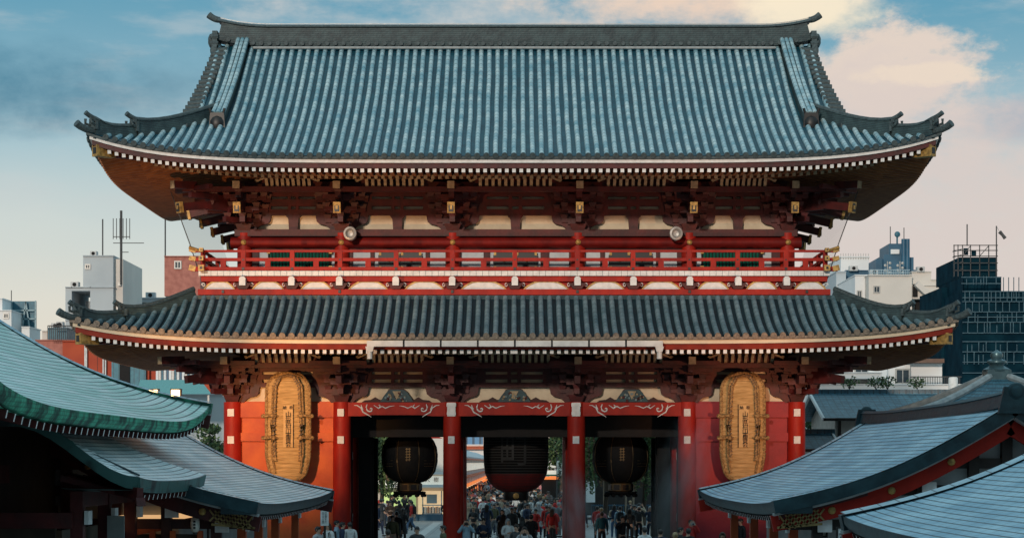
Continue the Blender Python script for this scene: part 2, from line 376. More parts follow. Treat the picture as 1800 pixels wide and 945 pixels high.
class Roof:
    """rectangular curved eave: half width Xe, front Ye, back Yr; corner lift L"""
    def __init__(s, Xe, Ye, Yr, L): s.Xe, s.Ye, s.Yr, s.L = Xe, Ye, Yr, L
    def lift_x(s, x, o=0): return s.L*min(1.2, abs(x)/(s.Xe-o*.0))**6
    def lift_y(s, y): return s.L*min(1.2, abs(y-YC)/((s.Yr-s.Ye)/2))**5
    def per(s, o, z):
        P = []; xe, y0, y1 = s.Xe-o, s.Ye+o, s.Yr-o
        sc = max(0, 1-o/5.0)
        N, K = 60, 24
        def lf(x, y):
            a = abs(x)/s.Xe; b = abs(y-YC)/((s.Yr-s.Ye)/2)
            return s.L*(a**6 if True else 0), s.L*b**5
        for i in range(N): x = -xe+2*xe*i/N; P.append((x, y0, z+s.L*(abs(x)/xe)**6*sc))
        for i in range(K): y = y0+(y1-y0)*i/K; P.append((xe, y, z+s.L*(abs(2*i/K-1))**5*sc))
        for i in range(N): x = xe-2*xe*i/N; P.append((x, y1, z+s.L*(abs(x)/xe)**6*sc))
        for i in range(K): y = y1-(y1-y0)*i/K; P.append((-xe, y, z+s.L*(abs(2*i/K-1))**5*sc))
        return P
    def ring(s, mb, sec, m=None, closed=True):
        rings = [s.per(o, z) for o, z in sec]; n = len(rings[0]); i0 = len(mb.v); k = len(sec)
        for r_ in rings: mb.v += r_
        for q in range(k if closed else k-1):
            q2 = (q+1) % k
            for j in range(n): mb.face((i0+q*n+j, i0+q*n+(j+1) % n, i0+q2*n+(j+1) % n, i0+q2*n+j), None, m)
    def lz(s, x, y, o):
        """lift at a soffit point"""
        sc = max(0, 1-o/5.0)
        dx, dy = s.Xe-abs(x), min(y-s.Ye, s.Yr-y)
        if dy <= dx: return s.L*min(1, abs(x)/max(.1, s.Xe-dy))**6*sc
        return s.L*min(1, abs(y-YC)/max(.1, (s.Yr-s.Ye)/2-dx))**5*sc

def rowpath(fn, t0, t1, n): return [fn(t0+(t1-t0)*i/n) for i in range(n+1)]
HALF = [(math.cos(a)*.088, math.sin(a)*.098) for a in [math.pi*k/6 for k in range(7)]]
def half_row(mb, pts, side, m=0, r=1., disc=1):
    mb.sweep(pts, [(a*r, b*r) for a, b in HALF]+[(-.088*r, -.02), (.088*r, -.02)], side, m, True, False)
    # overlap collars of the round tiles
    p0, p1 = Vector(pts[0]), Vector(pts[1]); t = (p0-p1).normalized()
    mb.tube([p0+t*.03, p0-t*.05], .105*r, 12, disc)

def rafters(parent, rf, o0, o1, z0, z1, sp, w, h, endm, off=0., cap=100):
    """front rafters one by one, the other sides' as one part"""
    xs = []; x = off
    while x < rf.Xe-o0-.4:
        xs.append(x)
        if x > 0.01: xs.append(-x)
        x += sp
    xs.sort(key=lambda v: abs(v)); n = 0; rest = MB()
    def one(mb, x):
        e = min(o1, rf.Xe-abs(x)-.05)
        if e <= o0+.1: return
        f = (e-o0)/(o1-o0)
        mb.bar((x, rf.Ye+o0, z0+rf.lz(x, rf.Ye+o0, o0)), (x, rf.Ye+e, z0+(z1-z0)*f+rf.lz(x, rf.Ye+e, e)), w, h, 0, 1)
    for x in xs:
        if n < cap: mb = MB(); one(mb, x); (mb.build('rafter', [RAFT, endm], parent) if mb.v else None); n += 1
        else: one(rest, x)
    for sgn in (-1, 1):
        y = rf.Ye+o0+.45
        while y < rf.Yr-o0-.4:
            e = min(o1, min(y-rf.Ye, rf.Yr-y)-.05)
            if e > o0+.1:
                f = (e-o0)/(o1-o0)
                rest.bar((sgn*(rf.Xe-o0), y, z0+rf.lz(rf.Xe-o0, y, o0)), (sgn*(rf.Xe-e), y, z0+(z1-z0)*f+rf.lz(rf.Xe-e, y, e)), w, h, 0, 1)
            y += sp
    tag(rest.build('rafter', [RAFT, endm], parent), kind='stuff')

def corner_ridge(parent, pts, w, h, curl, tailmat=None, name='corner_ridge'):
    """tile-stack ridge along pts (base line), last point = outer end, cap curls up"""
    mb = MB(); n_ = len(pts)-1; pts = [(p[0], p[1], p[2]+.16*(k/n_)**5) for k, p in enumerate(pts)]
    mb.sweep(pts, [(-w/2, -.45), (w/2, -.45), (w/2*.8, h*.9), (w*.52, h*.92), (w*.5, h), (-w*.5, h), (-w*.52, h*.92), (-w/2*.8, h*.9)], None, 0)
    top = [Vector(p)+Vector((0, 0, h+.02)) for p in pts]
    d = (top[-1]-top[-2]).normalized(); d.z = 0; d.normalize()
    for k in range(1, 8): top.append(top[len(pts)-1]+d*(.058*k)+Vector((0, 0, curl*(.45*(k/7)+.55*(k/7)**2))))
    mb.tube(top, w*.25, 10, 1, scale=[1]*len(pts)+[1, 1, 1, 1, .98, 1, 1.06])
    e = Vector(pts[-1])
    # demon tile at the end with side fins
    s_ = d.cross(Vector((0, 0, 1)))
    for a, b, zz0, zz1 in ((.02, .5, -.1, h*.75), (.06, .34, h*.6, h*1.02)):
        mb.bar(e+d*a+Vector((0, 0, (zz0+zz1)/2)), e+d*(a+.1)+Vector((0, 0, (zz0+zz1)/2)), w*b*2.6, zz1-zz0, 1)
    for sg in (-1, 1): mb.tube([e+d*.1+s_*sg*.15+Vector((0, 0, .05)), e+d*.28+s_*sg*.2+Vector((0, 0, .12)), e+d*.3+s_*sg*.16+Vector((0, 0, .28))], .05, 6, 1)
    mb.build(name, [RIDGE, TEND], parent, smooth=35)

def hip_tail(parent, rf, sx, o0, z0):
    """gilt-capped hip rafter poking out under the corner"""
    x0, y0 = rf.Xe-o0, rf.Ye+o0
    mb = MB(); mb.bar((sx*x0, y0, z0), (sx*(x0-4.2), y0+4.2, z0+.1), .28, .34, 0)
    mb.build('hip_rafter', [REDD], parent)
    c = MB(); c.bar((sx*(x0+.12), y0-.12, z0), (sx*(x0-.42), y0+.42, z0+.01), .34, .40, 0)
    c.bar((sx*(x0+.13), y0-.13, z0), (sx*(x0+.12), y0-.12, z0), .18, .22, 1)
    c.build('hip_rafter_cap', [GOLD, BLK], parent)

# ------------------------------------------------------------------ upper roof
UR = Roof(15.0, -4.6, 14.0, .85)
UZ, UH, UD = 14.54, 5.80, 9.3
def uz(d): return UZ+UH*(d/UD)-.42*math.sin(math.pi*min(1, d/UD))
def uf(x, d): return uz(d)+UR.L*min(1, abs(x)/15)**6*max(0, 1-d/5)**2
def verge(d): return 12.35-.62*((d-2.9)/(UD-2.9))**.8 if d > 2.9 else 12.35
def wid(d): return max(15-d, verge(d)) if d > 2.6 else 15-d
up = MB()
def ff(sgn):
    def fn(a, b):
        d = UD*b; w = wid(d); x = (2*a-1)*w
        return (x, YC+sgn*(UD-d), uf(x, d))
    return fn
up.grid(ff(-1), 60, 28, 0, (30, 11)); up.grid(ff(1), 40, 14, 0, (30, 11))
def us(sgn):
    def fn(a, b):
        d = 4.2*b; y = (2*a-1)*(UD-d)
        return (sgn*(15-d), YC+y, uz(d)+UR.L*(abs(y)/UD)**5*max(0, 1-d/5)**2-.012)
    return fn
for sg in (-1, 1): up.grid(us(sg), 30, 8, 0, (18, 4.6))
# gable walls
for sg in (-1, 1):
    pl = [(YC-(UD-d), uz(d)-.15) for d in [4+.53*i for i in range(11)]]; pl2 = [(2*YC-y, z) for y, z in pl[::-1]][1:]
    up.prism(pl+pl2, sg*10.9, sg*11.05, 1, None, 'x')
roof = up.build('upper_roof', [TPAN, REDD], gate)
tr = MB(); SP = .3255
i = 0; x = 0.
nrow = int(15/SP)
for i in range(-nrow, nrow+1):
    x = i*SP; ax = abs(x)
    if ax > 14.6: continue
    dend = UD-.05 if ax < 11.9 else 15-ax-.1
    if dend < .15: continue
    jx = random.uniform(-.010, .010); jz = random.uniform(-.006, .010)
    half_row(tr, rowpath(lambda d: (x+jx*math.sin(d*1.7+x), -4.6+d, uf(x, d)+.03+jz), -.06, dend, max(2, int(dend*1.9))), (1, 0, 0), 0)
    if ax <= 12.0: half_row(tr, rowpath(lambda d: (x, 14.0-d, uf(x, d)+.03), -.06, dend, 6), (1, 0, 0), 0)
for sg in (-1, 1):
    for i in range(-27, 28):
        y = i*SP; dend = min(4.0, UD-abs(y)-.1)
        if dend < .15: continue
        half_row(tr, rowpath(lambda d: (sg*(15-d), YC+y, uz(d)+UR.L*(abs(y)/UD)**5*max(0, 1-d/5)**2+.02), -.06, dend, 5), (0, 1, 0), 0)
    # verge tiles laid across the gable edge
    d = 2.9
    while d < UD-.3:
        for q in (-1, 1):
            z = uz(d)+.04; y = YC+q*(UD-d); v = verge(d)
            tr.tube([(sg*(v-.42), y, z+.05), (sg*(v+.14), y, z+.02)], .115, 10, 1, capm=1)
            tr.box(min(sg*(v-.3), sg*(v+.06)), max(sg*(v-.3), sg*(v+.06)), y-.17, y+.17, z-.20, z-.04, 1)
        d += .33
tr.build('tile_rows', [TROW, TEND], roof, smooth=50)
# main ridge
def rl(x): return .30*max(0, (abs(x)-9.6)/2.3)**2.2
rg = MB(); pts = [(-11.75+23.5*i/60, YC, 20.24+rl(-11.75+23.5*i/60)) for i in range(61)]
rg.sweep(pts, [(-.42, 0), (.42, 0), (.42, .2), (.34, .22), (.30, .76), (-.30, .76), (-.34, .22), (-.42, .2)], (0, 1, 0), 0)
rg.sweep([(x, y, z+.76) for x, y, z in pts], [(-.40, 0), (.40, 0), (.38, .06), (.15, .14), (-.15, .14), (-.38, .06)], (0, 1, 0), 1)
for sg in (-1, 1):
    tip = [(sg*(11.7+.09*k), YC, 21.10+rl(11.75)+.008*k*k) for k in range(6)]
    rg.tube(tip, .13, 10, 1, scale=[.9, .95, 1, 1, 1.05, 1.1])
    rg.taper(sg*11.85, YC, 19.75, .22, 1.5, .2, .8, 1.1, 1); rg.ball((sg*12.0, YC-.1, 20.5), .28, 10, 1, (.6, 1.1, 1.1))
    for k in range(5): rg.tube([(sg*11.7, YC-.45-.03*k, 20.6-.28*k), (sg*12.0, YC-.45-.03*k, 20.6-.28*k)], .11, 8, 1)
i = -11.3
while i < 11.4: rg.tube([(i, YC-.43, 20.33+rl(i)), (i, YC-.50, 20.33+rl(i))], .085, 10, 2); i += .325
rid = rg.build('main_ridge', [RIDGE, TEND, TEND], roof, smooth=35)
pn = MB(); i = -11.6
while i < 11.7: pn.cbox(i, YC, 21.0+rl(i), .03, .03, .2); i += .585
pn.sweep([(x, YC, z+.96) for x, y, z in pts], [(-.012, -.012), (.012, -.012), (.012, .012), (-.012, .012)], (0, 1, 0), 0)
pn.build('ridge_wire', [STEEL], rid)
gw = MB(); gw.tube([(-10.3, YC-.62, 20.13), (10.3, YC-.62, 20.13)], .05, 8); gw.build('ridge_pipe', [STEEL], roof)
# descending ridges + corner ridges
for sx in (-1, 1):
    for q in (-1, 1):
        pts = []
        for k in range(16):
            d = UD-.35-(UD-.35-3.15)*k/15; pts.append((sx*(10.75+.12*k/15), YC+q*(UD-d), uz(d)))
        mb = MB(); mb.sweep(pts, [(-.24, -.1), (.24, -.1), (.2, .42), (-.2, .42)], (1, 0, 0), 0)
        for o_ in (-.17, 0, .17): mb.tube([(x+o_, y, z+.46) for x, y, z in pts], .085, 8, 1)
        e = pts[-1]; mb.taper(e[0], e[1]+q*.14, e[2]-.28, .62, .16, .5, .14, .72, 2); mb.ball((e[0], e[1]+q*.22, e[2]+.05), .26, 10, 2, (1, .5, 1.05))
        for ss in (-1, 1): mb.tube([(e[0]+ss*.2, e[1]+q*.15, e[2]+.35), (e[0]+ss*.28, e[1]+q*.2, e[2]+.6)], .05, 6, 2)
        mb.build('descending_ridge', [RIDGE, TROW, BLK], roof, smooth=35)
        hip = lambda d: (sx*(15-d), YC+q*(UD-d), uf(15-d, d)+.08)
        corner_ridge(roof, [hip(4.1-(4.1-1.45)*k/8) for k in range(9)], .36, .34, .16)
        corner_ridge(roof, [hip(1.4-(1.4-.25)*k/5) for k in range(6)], .34, .28, .17)
        t = MB(); t.tube([hip(.3), hip(.0), (sx*15.18, YC+q*(UD+.18), uf(15, 0)+.16), (sx*15.3, YC+q*(UD+.3), uf(15, 0)+.26)], .12, 10, 0, scale=[1, 1, 1.05, 1.15]); t.build('corner_tile', [TEND], roof, smooth=35)
# eave layers
e = MB(); UR.ring(e, [(-.02, UZ-.02), (-.02, UZ-.10), (.4, UZ-.10), (.4, UZ-.02)], 0); e.build('tile_edge', [TEND], roof)
e = MB(); UR.ring(e, [(.08, UZ-.105), (.08, UZ-.225), (.5, UZ-.225), (.5, UZ-.105)], 0); e.build('white_fascia', [WHT], roof)
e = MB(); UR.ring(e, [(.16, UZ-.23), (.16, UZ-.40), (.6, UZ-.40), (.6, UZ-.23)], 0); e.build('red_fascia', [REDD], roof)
e = MB(); UR.ring(e, [(.3, UZ-.405), (1.6, UZ-.33), (1.6, UZ-.27), (5.2, UZ+.27), (5.2, UZ+.32), (.3, UZ-.30)], 0); e.build('soffit', [SOFF], roof)
e = MB(); UR.ring(e, [(1.42, UZ-.335), (1.42, UZ-.42), (1.56, UZ-.42), (1.56, UZ-.335)], 0); e.build('eave_batten', [REDD], roof)
rafters(roof, UR, .22, 1.75, UZ-.475, UZ-.41, .2545, .125, .13, WHT, 0)
rafters(roof, UR, 1.55, 5.1, UZ-.51, UZ-.03, .2545, .125, .14, TAN, .12)
for sx in (-1, 1): hip_tail(roof, UR, sx, .35, UZ-.62+.85)

# ------------------------------------------------------------------ lower roof
LR = Roof(15.6, -4.55, 13.95, .62)
LZ, LH, LD, KX = 8.22, 1.66, 3.4, 1.12
def lzd(d): t = d/LD; return LZ+LH*(t-.10*math.sin(math.pi*t))
def lf(x, d): return lzd(d)+LR.L*min(1, abs(x)/15.6)**6*max(0, 1-d/3.6)**1.5
lo = MB()
for q in (-1, 1):
    lo.grid(lambda a, b: ((2*a-1)*(15.6-LD*b*KX), YC+q*(9.25-LD*b), lf((2*a-1)*(15.6-LD*b*KX), LD*b)), 50, 10, 0, (31, 3.8))
    lo.grid(lambda a, b: (q*(15.6-LD*b*KX), YC+(2*a-1)*(9.25-LD*b), lzd(LD*b)+LR.L*abs(2*a-1)**5*max(0, 1-LD*b/3.6)**1.5-.012), 30, 10, 0, (18, 4))
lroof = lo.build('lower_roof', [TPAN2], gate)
tr = MB()
for i in range(-47, 48):
    x = i*SP; ax = abs(x); dend = min(LD-.1, (15.6-ax)/KX-.08)
    if dend < .12: continue
    for q in (-1, 1): half_row(tr, rowpath(lambda d: (x, YC+q*(9.25-d), lf(x, d)+.03), -.06, dend, max(2, int(dend*2.2))), (1, 0, 0), 0, 1.08)
for sg in (-1, 1):
    for i in range(-27, 28):
        y = i*SP; dend = min(LD-.1, 9.25-abs(y)-.08)
        if dend < .12: continue
        half_row(tr, rowpath(lambda d: (sg*(15.6-d*KX), YC+y, lzd(d)+LR.L*(abs(y)/9.25)**5*max(0, 1-d/3.6)**1.5+.02), -.06, dend, 4), (0, 1, 0), 0, 1.08)
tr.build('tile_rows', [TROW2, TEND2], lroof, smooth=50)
for sx in (-1, 1):
    for q in (-1, 1):
        hip = lambda d: (sx*(15.6-d*KX), YC+q*(9.25-d), lf(15.6-d*KX, d)+.06)
        corner_ridge(lroof, [hip(3.4-(3.4-1.45)*k/8) for k in range(9)], .38, .22, .16)
        corner_ridge(lroof, [hip(1.4-(1.4-.25)*k/5) for k in range(6)], .36, .22, .17)
        t = MB(); t.tube([hip(.3), hip(.0), (sx*15.8, YC+q*9.43, lf(15.6, 0)+.14), (sx*15.95, YC+q*9.55, lf(15.6, 0)+.24)], .12, 10, 0, scale=[1, 1, 1.05, 1.15]); t.build('corner_tile', [TEND], lroof, smooth=35)
fl = MB()
for q in (-1, 1):
    fl.box(-11.85, 11.85, YC+q*5.87-.12, YC+q*5.87+.12, 9.72, 9.93)
    fl.box(min(q*11.65, q*11.95), max(q*11.65, q*11.95), YC-5.7, YC+5.7, 9.70, 9.92)
fl.build('ridge_flashing', [RIDGE], lroof)
e = MB(); LR.ring(e, [(-.02, LZ-.02), (-.02, LZ-.11), (.4, LZ-.11), (.4, LZ-.02)], 0); e.build('tile_edge', [TEND2], lroof)
e = MB(); LR.ring(e, [(.08, LZ-.115), (.08, LZ-.25), (.5, LZ-.25), (.5, LZ-.115)], 0); e.build('white_fascia', [WPL], lroof)
e = MB(); LR.ring(e, [(.16, LZ-.255), (.16, LZ-.45), (.6, LZ-.45), (.6, LZ-.255)], 0); e.build('red_fascia', [mat('dark_red_fascia', (.24, .022, .008), (.15, .012, .006), rough=.6, spec=.2, scale=2)], lroof)
e = MB(); LR.ring(e, [(.3, LZ-.455), (1.6, LZ-.38), (1.6, LZ-.32), (4.6, LZ+.12), (4.6, LZ+.2), (.3, LZ-.35)], 0); e.build('soffit', [SOFF], lroof)
rafters(lroof, LR, .22, 1.6, LZ-.525, LZ-.46, .2545, .125, .14, WHT, .06)
rafters(lroof, LR, 1.3, 4.5, LZ-.50, LZ-.08, .2545, .125, .14, TAN, .18)
for sx in (-1, 1): hip_tail(lroof, LR, sx, .35, LZ-.68+.62)
# rain gutter over the middle bays
gx0, gx1 = X_(645, -4.7), X_(1165, -4.7)
gu = MB(); n = 8
for k in range(n):
    a = gx0+(gx1-gx0)*k/n; b = gx0+(gx1-gx0)*(k+1)/n
    gu.box(a+.008, b-.008, -4.86, -4.62, LZ-.37, LZ-.17); gu.box(b-.03, b+.03, -4.875, -4.61, LZ-.385, LZ-.15, 1) if k < n-1 else None
gtr = gu.build('rain_gutter', [GUT, DARK], lroof)
for px in (650, 1159):
    s_ = MB(); s_.taper(X_(px, -4.74), -4.74, LZ-.55, .2, .2, .3, .24, .18); s_.tube([(X_(px, -4.74), -4.74, LZ-.5), (X_(px, -4.74), -4.74, LZ-.8)], .09, 10); s_.build('downspout', [GUT], gate, smooth=35)

# ------------------------------------------------------------------ brackets
def bracket(x, yw, z0, dirs, tail_dz=.62, zs=.38, plate=True, nose=True):
    mb = MB()
    mb.taper(x, yw, z0-.02, .42, .42, .62, .62, .28)
    for (dx, dy) in dirs:
        L = math.hypot(dx, dy); lx, ly = -dy/L, dx/L
        P = lambda out, lat, z: Vector((x+dx*out+lx*lat, yw+dy*out+ly*lat, z))
        for j in range(3):
            zc = z0+.28+zs*j
            mb.bar(P(-.2, 0, zc+.11), P(.55*(j+1)+.12, 0, zc+.11), .2, .2)
            for k in range(j+1):
                hl = (.62, .9, 1.0)[min(2, j-k)] if L < 1.1 else .35
                c = P(.55*k, 0, zc)
                a, b = P(.55*k, -hl, zc+.13), P(.55*k, hl, zc+.13)
                mb.bar(a, b, .17, .15)
                mb.bar(P(.55*k, -hl*.62, zc+.03), P(.55*k, hl*.62, zc+.03), .168, .12)
                for lat in (-hl+.1, 0, hl-.1):
                    q = P(.55*k, lat, zc+.2); mb.taper(q.x, q.y, q.z, .2, .2, .29, .29, .15)
            q = P(.55*(j+1), 0, zc+.2); mb.taper(q.x, q.y, q.z, .2, .2, .29, .29, .15)
        mb.bar(P(.2, 0, z0+tail_dz+.46), P(2.08 if plate else 1.5, 0, z0+tail_dz+(.02 if plate else .16)), .21, .28)
        mb.bar(P(1.65, -1.05, z0+1.38), P(1.65, 1.05, z0+1.38), .17, .16)
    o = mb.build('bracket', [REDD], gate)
    for (dx, dy) in dirs:
        L = math.hypot(dx, dy); lx, ly = -dy/L, dx/L
        P = lambda out, lat, z: Vector((x+dx*out+lx*lat, yw+dy*out+ly*lat, z))
        if plate:
            c = MB(); c.bar(P(2.14, 0, z0+tail_dz+.01), P(2.04, 0, z0+tail_dz+.03), .27, .40, 0)
            c.bar(P(2.155, 0, z0+tail_dz+.01), P(2.14, 0, z0+tail_dz+.01), .17, .29, 1)
            c.bar(P(2.165, 0, z0+tail_dz+.01), P(2.155, 0, z0+tail_dz+.01), .08, .14, 0)
            c.build('gilt_end_plate', [GOLD, BLK], o)
        if nose:
            c = MB(); c.bar(P(2.32, 0, z0+1.44), P(1.6, 0, z0+1.50), .26, .27, 1, 0); c.build('beam_nose', [TAN, REDD], o)
    return o
UC = [X_(p_, .4) for p_ in (430, 601, 796, 1016, 1211, 1384)]
LC = [-10.53, -6.44, -2.32, 2.32, 6.46, 10.55]
UB = 12.55
YWU, YWL = .4, 0.
for i, x in enumerate(UC):
    d = [(0, -1)]
    if i == 0: d += [(-1, 0), (-1, -1)]
    if i == 5: d += [(1, 0), (1, -1)]
    bracket(x, YWU, UB-.08, d)
for sx, x in ((-1, UC[0]), (1, UC[5])):
    for y in (3.3, 6.2): bracket(x, y, UB-.08, [(sx, 0)])
    bracket(x, 9.0, UB-.08, [(sx, 0), (sx, 1)])
for i, x in enumerate(LC):
    d = [(0, -1)]
    if i == 0: d += [(-1, 0), (-1, -1)]
    if i == 5: d += [(1, 0), (1, -1)]
    bracket(x, YWL, 6.05, d, plate=False)
for sx, x in ((-1, LC[0]), (1, LC[5])):
    for y in (4.1,): bracket(x, y, 6.05, [(sx, 0)], plate=False)
    bracket(x, 8.2, 6.05, [(sx, 0), (sx, 1)], plate=False)

def cove(x0, x1, z0, n, Yb=-1.25, h=.30):
    """curved ribs under the eave between two brackets"""
    mb = MB(); mb.box(x0-.1, x1+.1, Yb+.10, Yb+.16, z0-.05, z0+h+.1, 1)
    for k in range(n):
        x = x0+(x1-x0)*(k+.5)/n
        mb.sweep([(x, Yb, z0), (x, Yb-.10, z0+h*.5), (x, Yb-.32, z0+h)], [(-.055, -.03), (.055, -.03), (.055, .03), (-.055, .03)], (1, 0, 0), 0)
    for sg, xx in ((-1, x0), (1, x1)):
        mb.bar((xx-sg*.05, Yb-.3, z0+h*.95), (xx-sg*.0+sg*.25, Yb-.22, z0+h*.55), .05, .06, 0); mb.tube([(xx+sg*.25, Yb-.22, z0+h*.55), (xx+sg*.3, Yb-.26, z0+h*.7), (xx+sg*.22, Yb-.26, z0+h*.78)], .025, 6, 0)
    mb.build('cove_ribs', [TAN, REDD], gate)

def infill(c0, c1, Y, z_pan, h_pan, zs, mid=True, strips=True):
    """cream infill with stepped ends and slim slots between beams"""
    bay = c1-c0; cm = (c0+c1)/2
    w = MB(); w.box(c0, c1, Y+.22, Y+.3, z_pan-.02, zs[-1][1]+.1); w.build('plaster_infill', [WPL], gate)
    b = MB()
    # beams between slots
    z_prev = z_pan+h_pan
    for (a, t) in zs:
        b.box(c0, c1, Y+.0, Y+.215, z_prev, a)
        # blocks closing parts of the slot
        for (u0, u1) in ((0, .27), (.445, .50-.025), (.50+.025, .555), (.73, 1)):
            b.box(c0+bay*u0, c0+bay*u1, Y+.004, Y+.21, a-.01, t+.01)
        z_prev = t
    b.box(c0, c1, Y+.0, Y+.215, z_prev, z_prev+.55)
    # boat-shaped bracket arms cut into the panel, on both sides
    for sg, cc in ((1, c0), (-1, c1)):
        P = [(0, 0), (.42, 0), (.50, .10), (.62, .18), (.86, .24), (.95, .32), (.98, .46), (1.0, h_pan+.002), (0, h_pan+.002)]
        pl = [(cc+sg*px_*1.0, z_pan+pz) for px_, pz in P]
        b.prism(pl if sg > 0 else pl[::-1], Y+.002, Y+.212)
    if mid:
        P = [(-.16, 0), (.16, 0), (.19, h_pan*.75), (.26, h_pan*.9), (.30, h_pan+.002), (-.30, h_pan+.002), (-.26, h_pan*.9), (-.19, h_pan*.75)]
        b.prism([(cm+a, z_pan+z) for a, z in P], Y-.01, Y+.212)
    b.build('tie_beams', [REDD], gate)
uzz = lambda y: Z_(y, .4)
for i in range(5):
    infill(UC[i], UC[i+1], .4, uzz(404), uzz(378)-uzz(404), [(uzz(368), uzz(362)), (uzz(350), uzz(345))])
    bay = UC[i+1]-UC[i]; cove(UC[i]+.95, UC[i+1]-.95, 13.93, (9, 10, 12, 10, 9)[i])
lzz = lambda y: Z_(y, 0)
for i in range(5):
    infill(LC[i], LC[i+1], 0, lzz(707), lzz(680)-lzz(707), [(lzz(672), lzz(666)), (lzz(658), lzz(653))], mid=False)
    cove(LC[i]+.95, LC[i+1]-.95, 7.46, (9, 10, 12, 10, 9)[i])
# purlins
e = MB(); e.box(-12.2, 12.2, -1.35, -1.12, 13.74, 13.92); e.box(-12.4, 12.4, -1.35, -1.12, 7.27, 7.45); e.build('eave_purlin', [REDD], gate)

# ------------------------------------------------------------------ upper storey wall
b = MB(); b.box(UC[0]-.35, UC[5]+.35, .18, 9.2, uzz(416), uzz(404)); b.build('plate_beam', [REDD], gate)
b = MB(); b.sweep([(UC[0]-.5, .38, uzz(427)), (UC[5]+.5, .38, uzz(427))], [(-.3*math.cos(a)*.9, .215*math.sin(a)) for a in [2*math.pi*k/16 for k in range(16)]], (0, 1, 0), 0); b.build('rounded_head_beam', [mat('shade_darkened_beam', (.20, .010, .007), (.12, .007, .006), rough=.6, spec=.2, scale=2.5, bump=.3)], gate, smooth=50)  # shade on the head beam put into a darker red
for x in UC:
    mb = MB(); mb.lathe([(.01, -.02), (.09, -.015), (.10, 0), (.06, .03), (.02, .05), (.01, .05)], 14)
    mb.v = [(x+a, .10-c_, uzz(427)+b_) for a, b_, c_ in mb.v]; mb.build('gilt_boss', [GOLD], gate, smooth=40)
core = MB(); core.box(UC[0], UC[5], .80, 9.0, 10.6, 14.3); core.build('upper_storey_core', [WPL], gate)
for x in UC:
    for y in (.42, 9.0):
        c = MB(); c.lathe([(.28, 0), (.28, 2.1)], 20, (x, y, 10.3)); c.build('upper_column', [RED], gate, smooth=40)
w = MB(); w.box(UC[0], UC[5], .50, .79, uzz(476), uzz(436))
for y0 in (3.3, 6.2): pass
w.build('upper_wall', [mat('pale_blue_plaster', (.62, .66, .68), (.5, .55, .58), rough=.8, scale=3)], gate)
w = MB()
for a, c_ in ((437, 455), (594, 601), (601, 620), (651, 658), (748, 755), (786, 796), (796, 811), (850, 861), (950, 965), (1000, 1016), (1016, 1025), (1055, 1063), (1153, 1160), (1190, 1211), (1203, 1216), (1356, 1384)):
    w.box(X_(a, .45), X_(c_, .45), .42, .52, uzz(476), uzz(436))
w.box(UC[0], UC[5], .40, .55, uzz(441), uzz(433)); w.build('wall_posts', [REDD], gate)
for a, c_ in ((665, 742), (867, 945), (1070, 1147)):
    x0, x1 = X_(a, .4), X_(c_, .4); xm = (x0+x1)/2
    d = MB(); ch = .12
    for p0, p1 in ((x0, xm-.015), (xm+.015, x1)):
        d.prism([(p0+ch, uzz(474)), (p1-ch, uzz(474)), (p1, uzz(474)+ch), (p1, uzz(443)-ch), (p1-ch, uzz(443)), (p0+ch, uzz(443)), (p0, uzz(443)-ch), (p0, uzz(474)+ch)], .36, .50)
    dd = d.build('door', [BLK], gate)
    h_ = MB()
    for xx in (xm-.42, xm+.42): h_.ball((xx, .34, uzz(458)), .055, 8)
    for xx in (x0+.07, xm-.07, xm+.07, x1-.07):
        for zz in (uzz(446), uzz(471)): h_.cbox(xx, .35, zz-.06, .09, .02, .12)
    h_.build('door_fitting', [GOLD], dd)
for a, c_ in ((471, 582), (1233, 1341)):
    x0, x1 = X_(a, .4), X_(c_, .4)
    f = MB(); f.box(x0, x1, .44, .52, uzz(476), uzz(440)); ww = f.build('lattice_window', [DARK], gate)
    bb = MB(); x = x0+.12
    while x < x1-.08:
        bb.hexa([(x-.045, .42, uzz(474)), (x, .36, uzz(474)), (x+.045, .42, uzz(474)), (x, .45, uzz(474)), (x-.045, .42, uzz(444)), (x, .36, uzz(444)), (x+.045, .42, uzz(444)), (x, .45, uzz(444))]); x += .125
    bb.build('lattice_bars', [GREEN], ww)
    h_ = MB()
    for xx in (x0+.02, x1-.02):
        for zz in (443, 470): h_.cbox(xx, .35, uzz(zz)-.06, .13, .02, .12)
    h_.build('corner_fitting', [GOLD], ww)

# ------------------------------------------------------------------ veranda
VY = -1.2; vz = lambda y: Z_(y, VY)
VX = 11.62; VR = 10.6
def vring(mb, o0, o1, z0, z1, m=None, mf=None):
    """rectangular frame round the storey; o = inset from the veranda edge"""
    X0, X1 = VX-o0, VX-o1
    mb.box(-X0, X0, VY+o0, VY+o1, z0, z1, m, mf); mb.box(-X0, X0, VR-o1, VR-o0, z0, z1, m)
    for s_ in (-1, 1): mb.box(min(s_*X0, s_*X1), max(s_*X0, s_*X1), VY+o1+.001, VR-o1-.001, z0, z1, m)
v = MB(); v.box(-VX+.1, VX-.1, VY+.1, VR-.1, vz(484)+.02, vz(476)-.02); ver = v.build('veranda_floor', [REDD], gate)
v = MB(); x = -VX; 
pw = MB()
while x < VX-.05:
    pw.box(x+.008, min(VX, x+.2285), VY-.03, VY+.3, vz(484.5), vz(476)); x += .2323
for s_ in (-1, 1):
    y = VY+.32
    while y < VR-.1: pw.box(min(s_*(VX+.03), s_*(VX-.3)), max(s_*(VX+.03), s_*(VX-.3)), y+.006, y+.226, vz(484.5), vz(476)); y += .2323
pw.build('white_plank_ends', [WHT], gate)
v = MB(); vring(v, .08, .35, vz(494), vz(484.6)); v.build('veranda_beam', [RED], gate)
v = MB(); vring(v, -.02, .5, vz(518), vz(508)); 
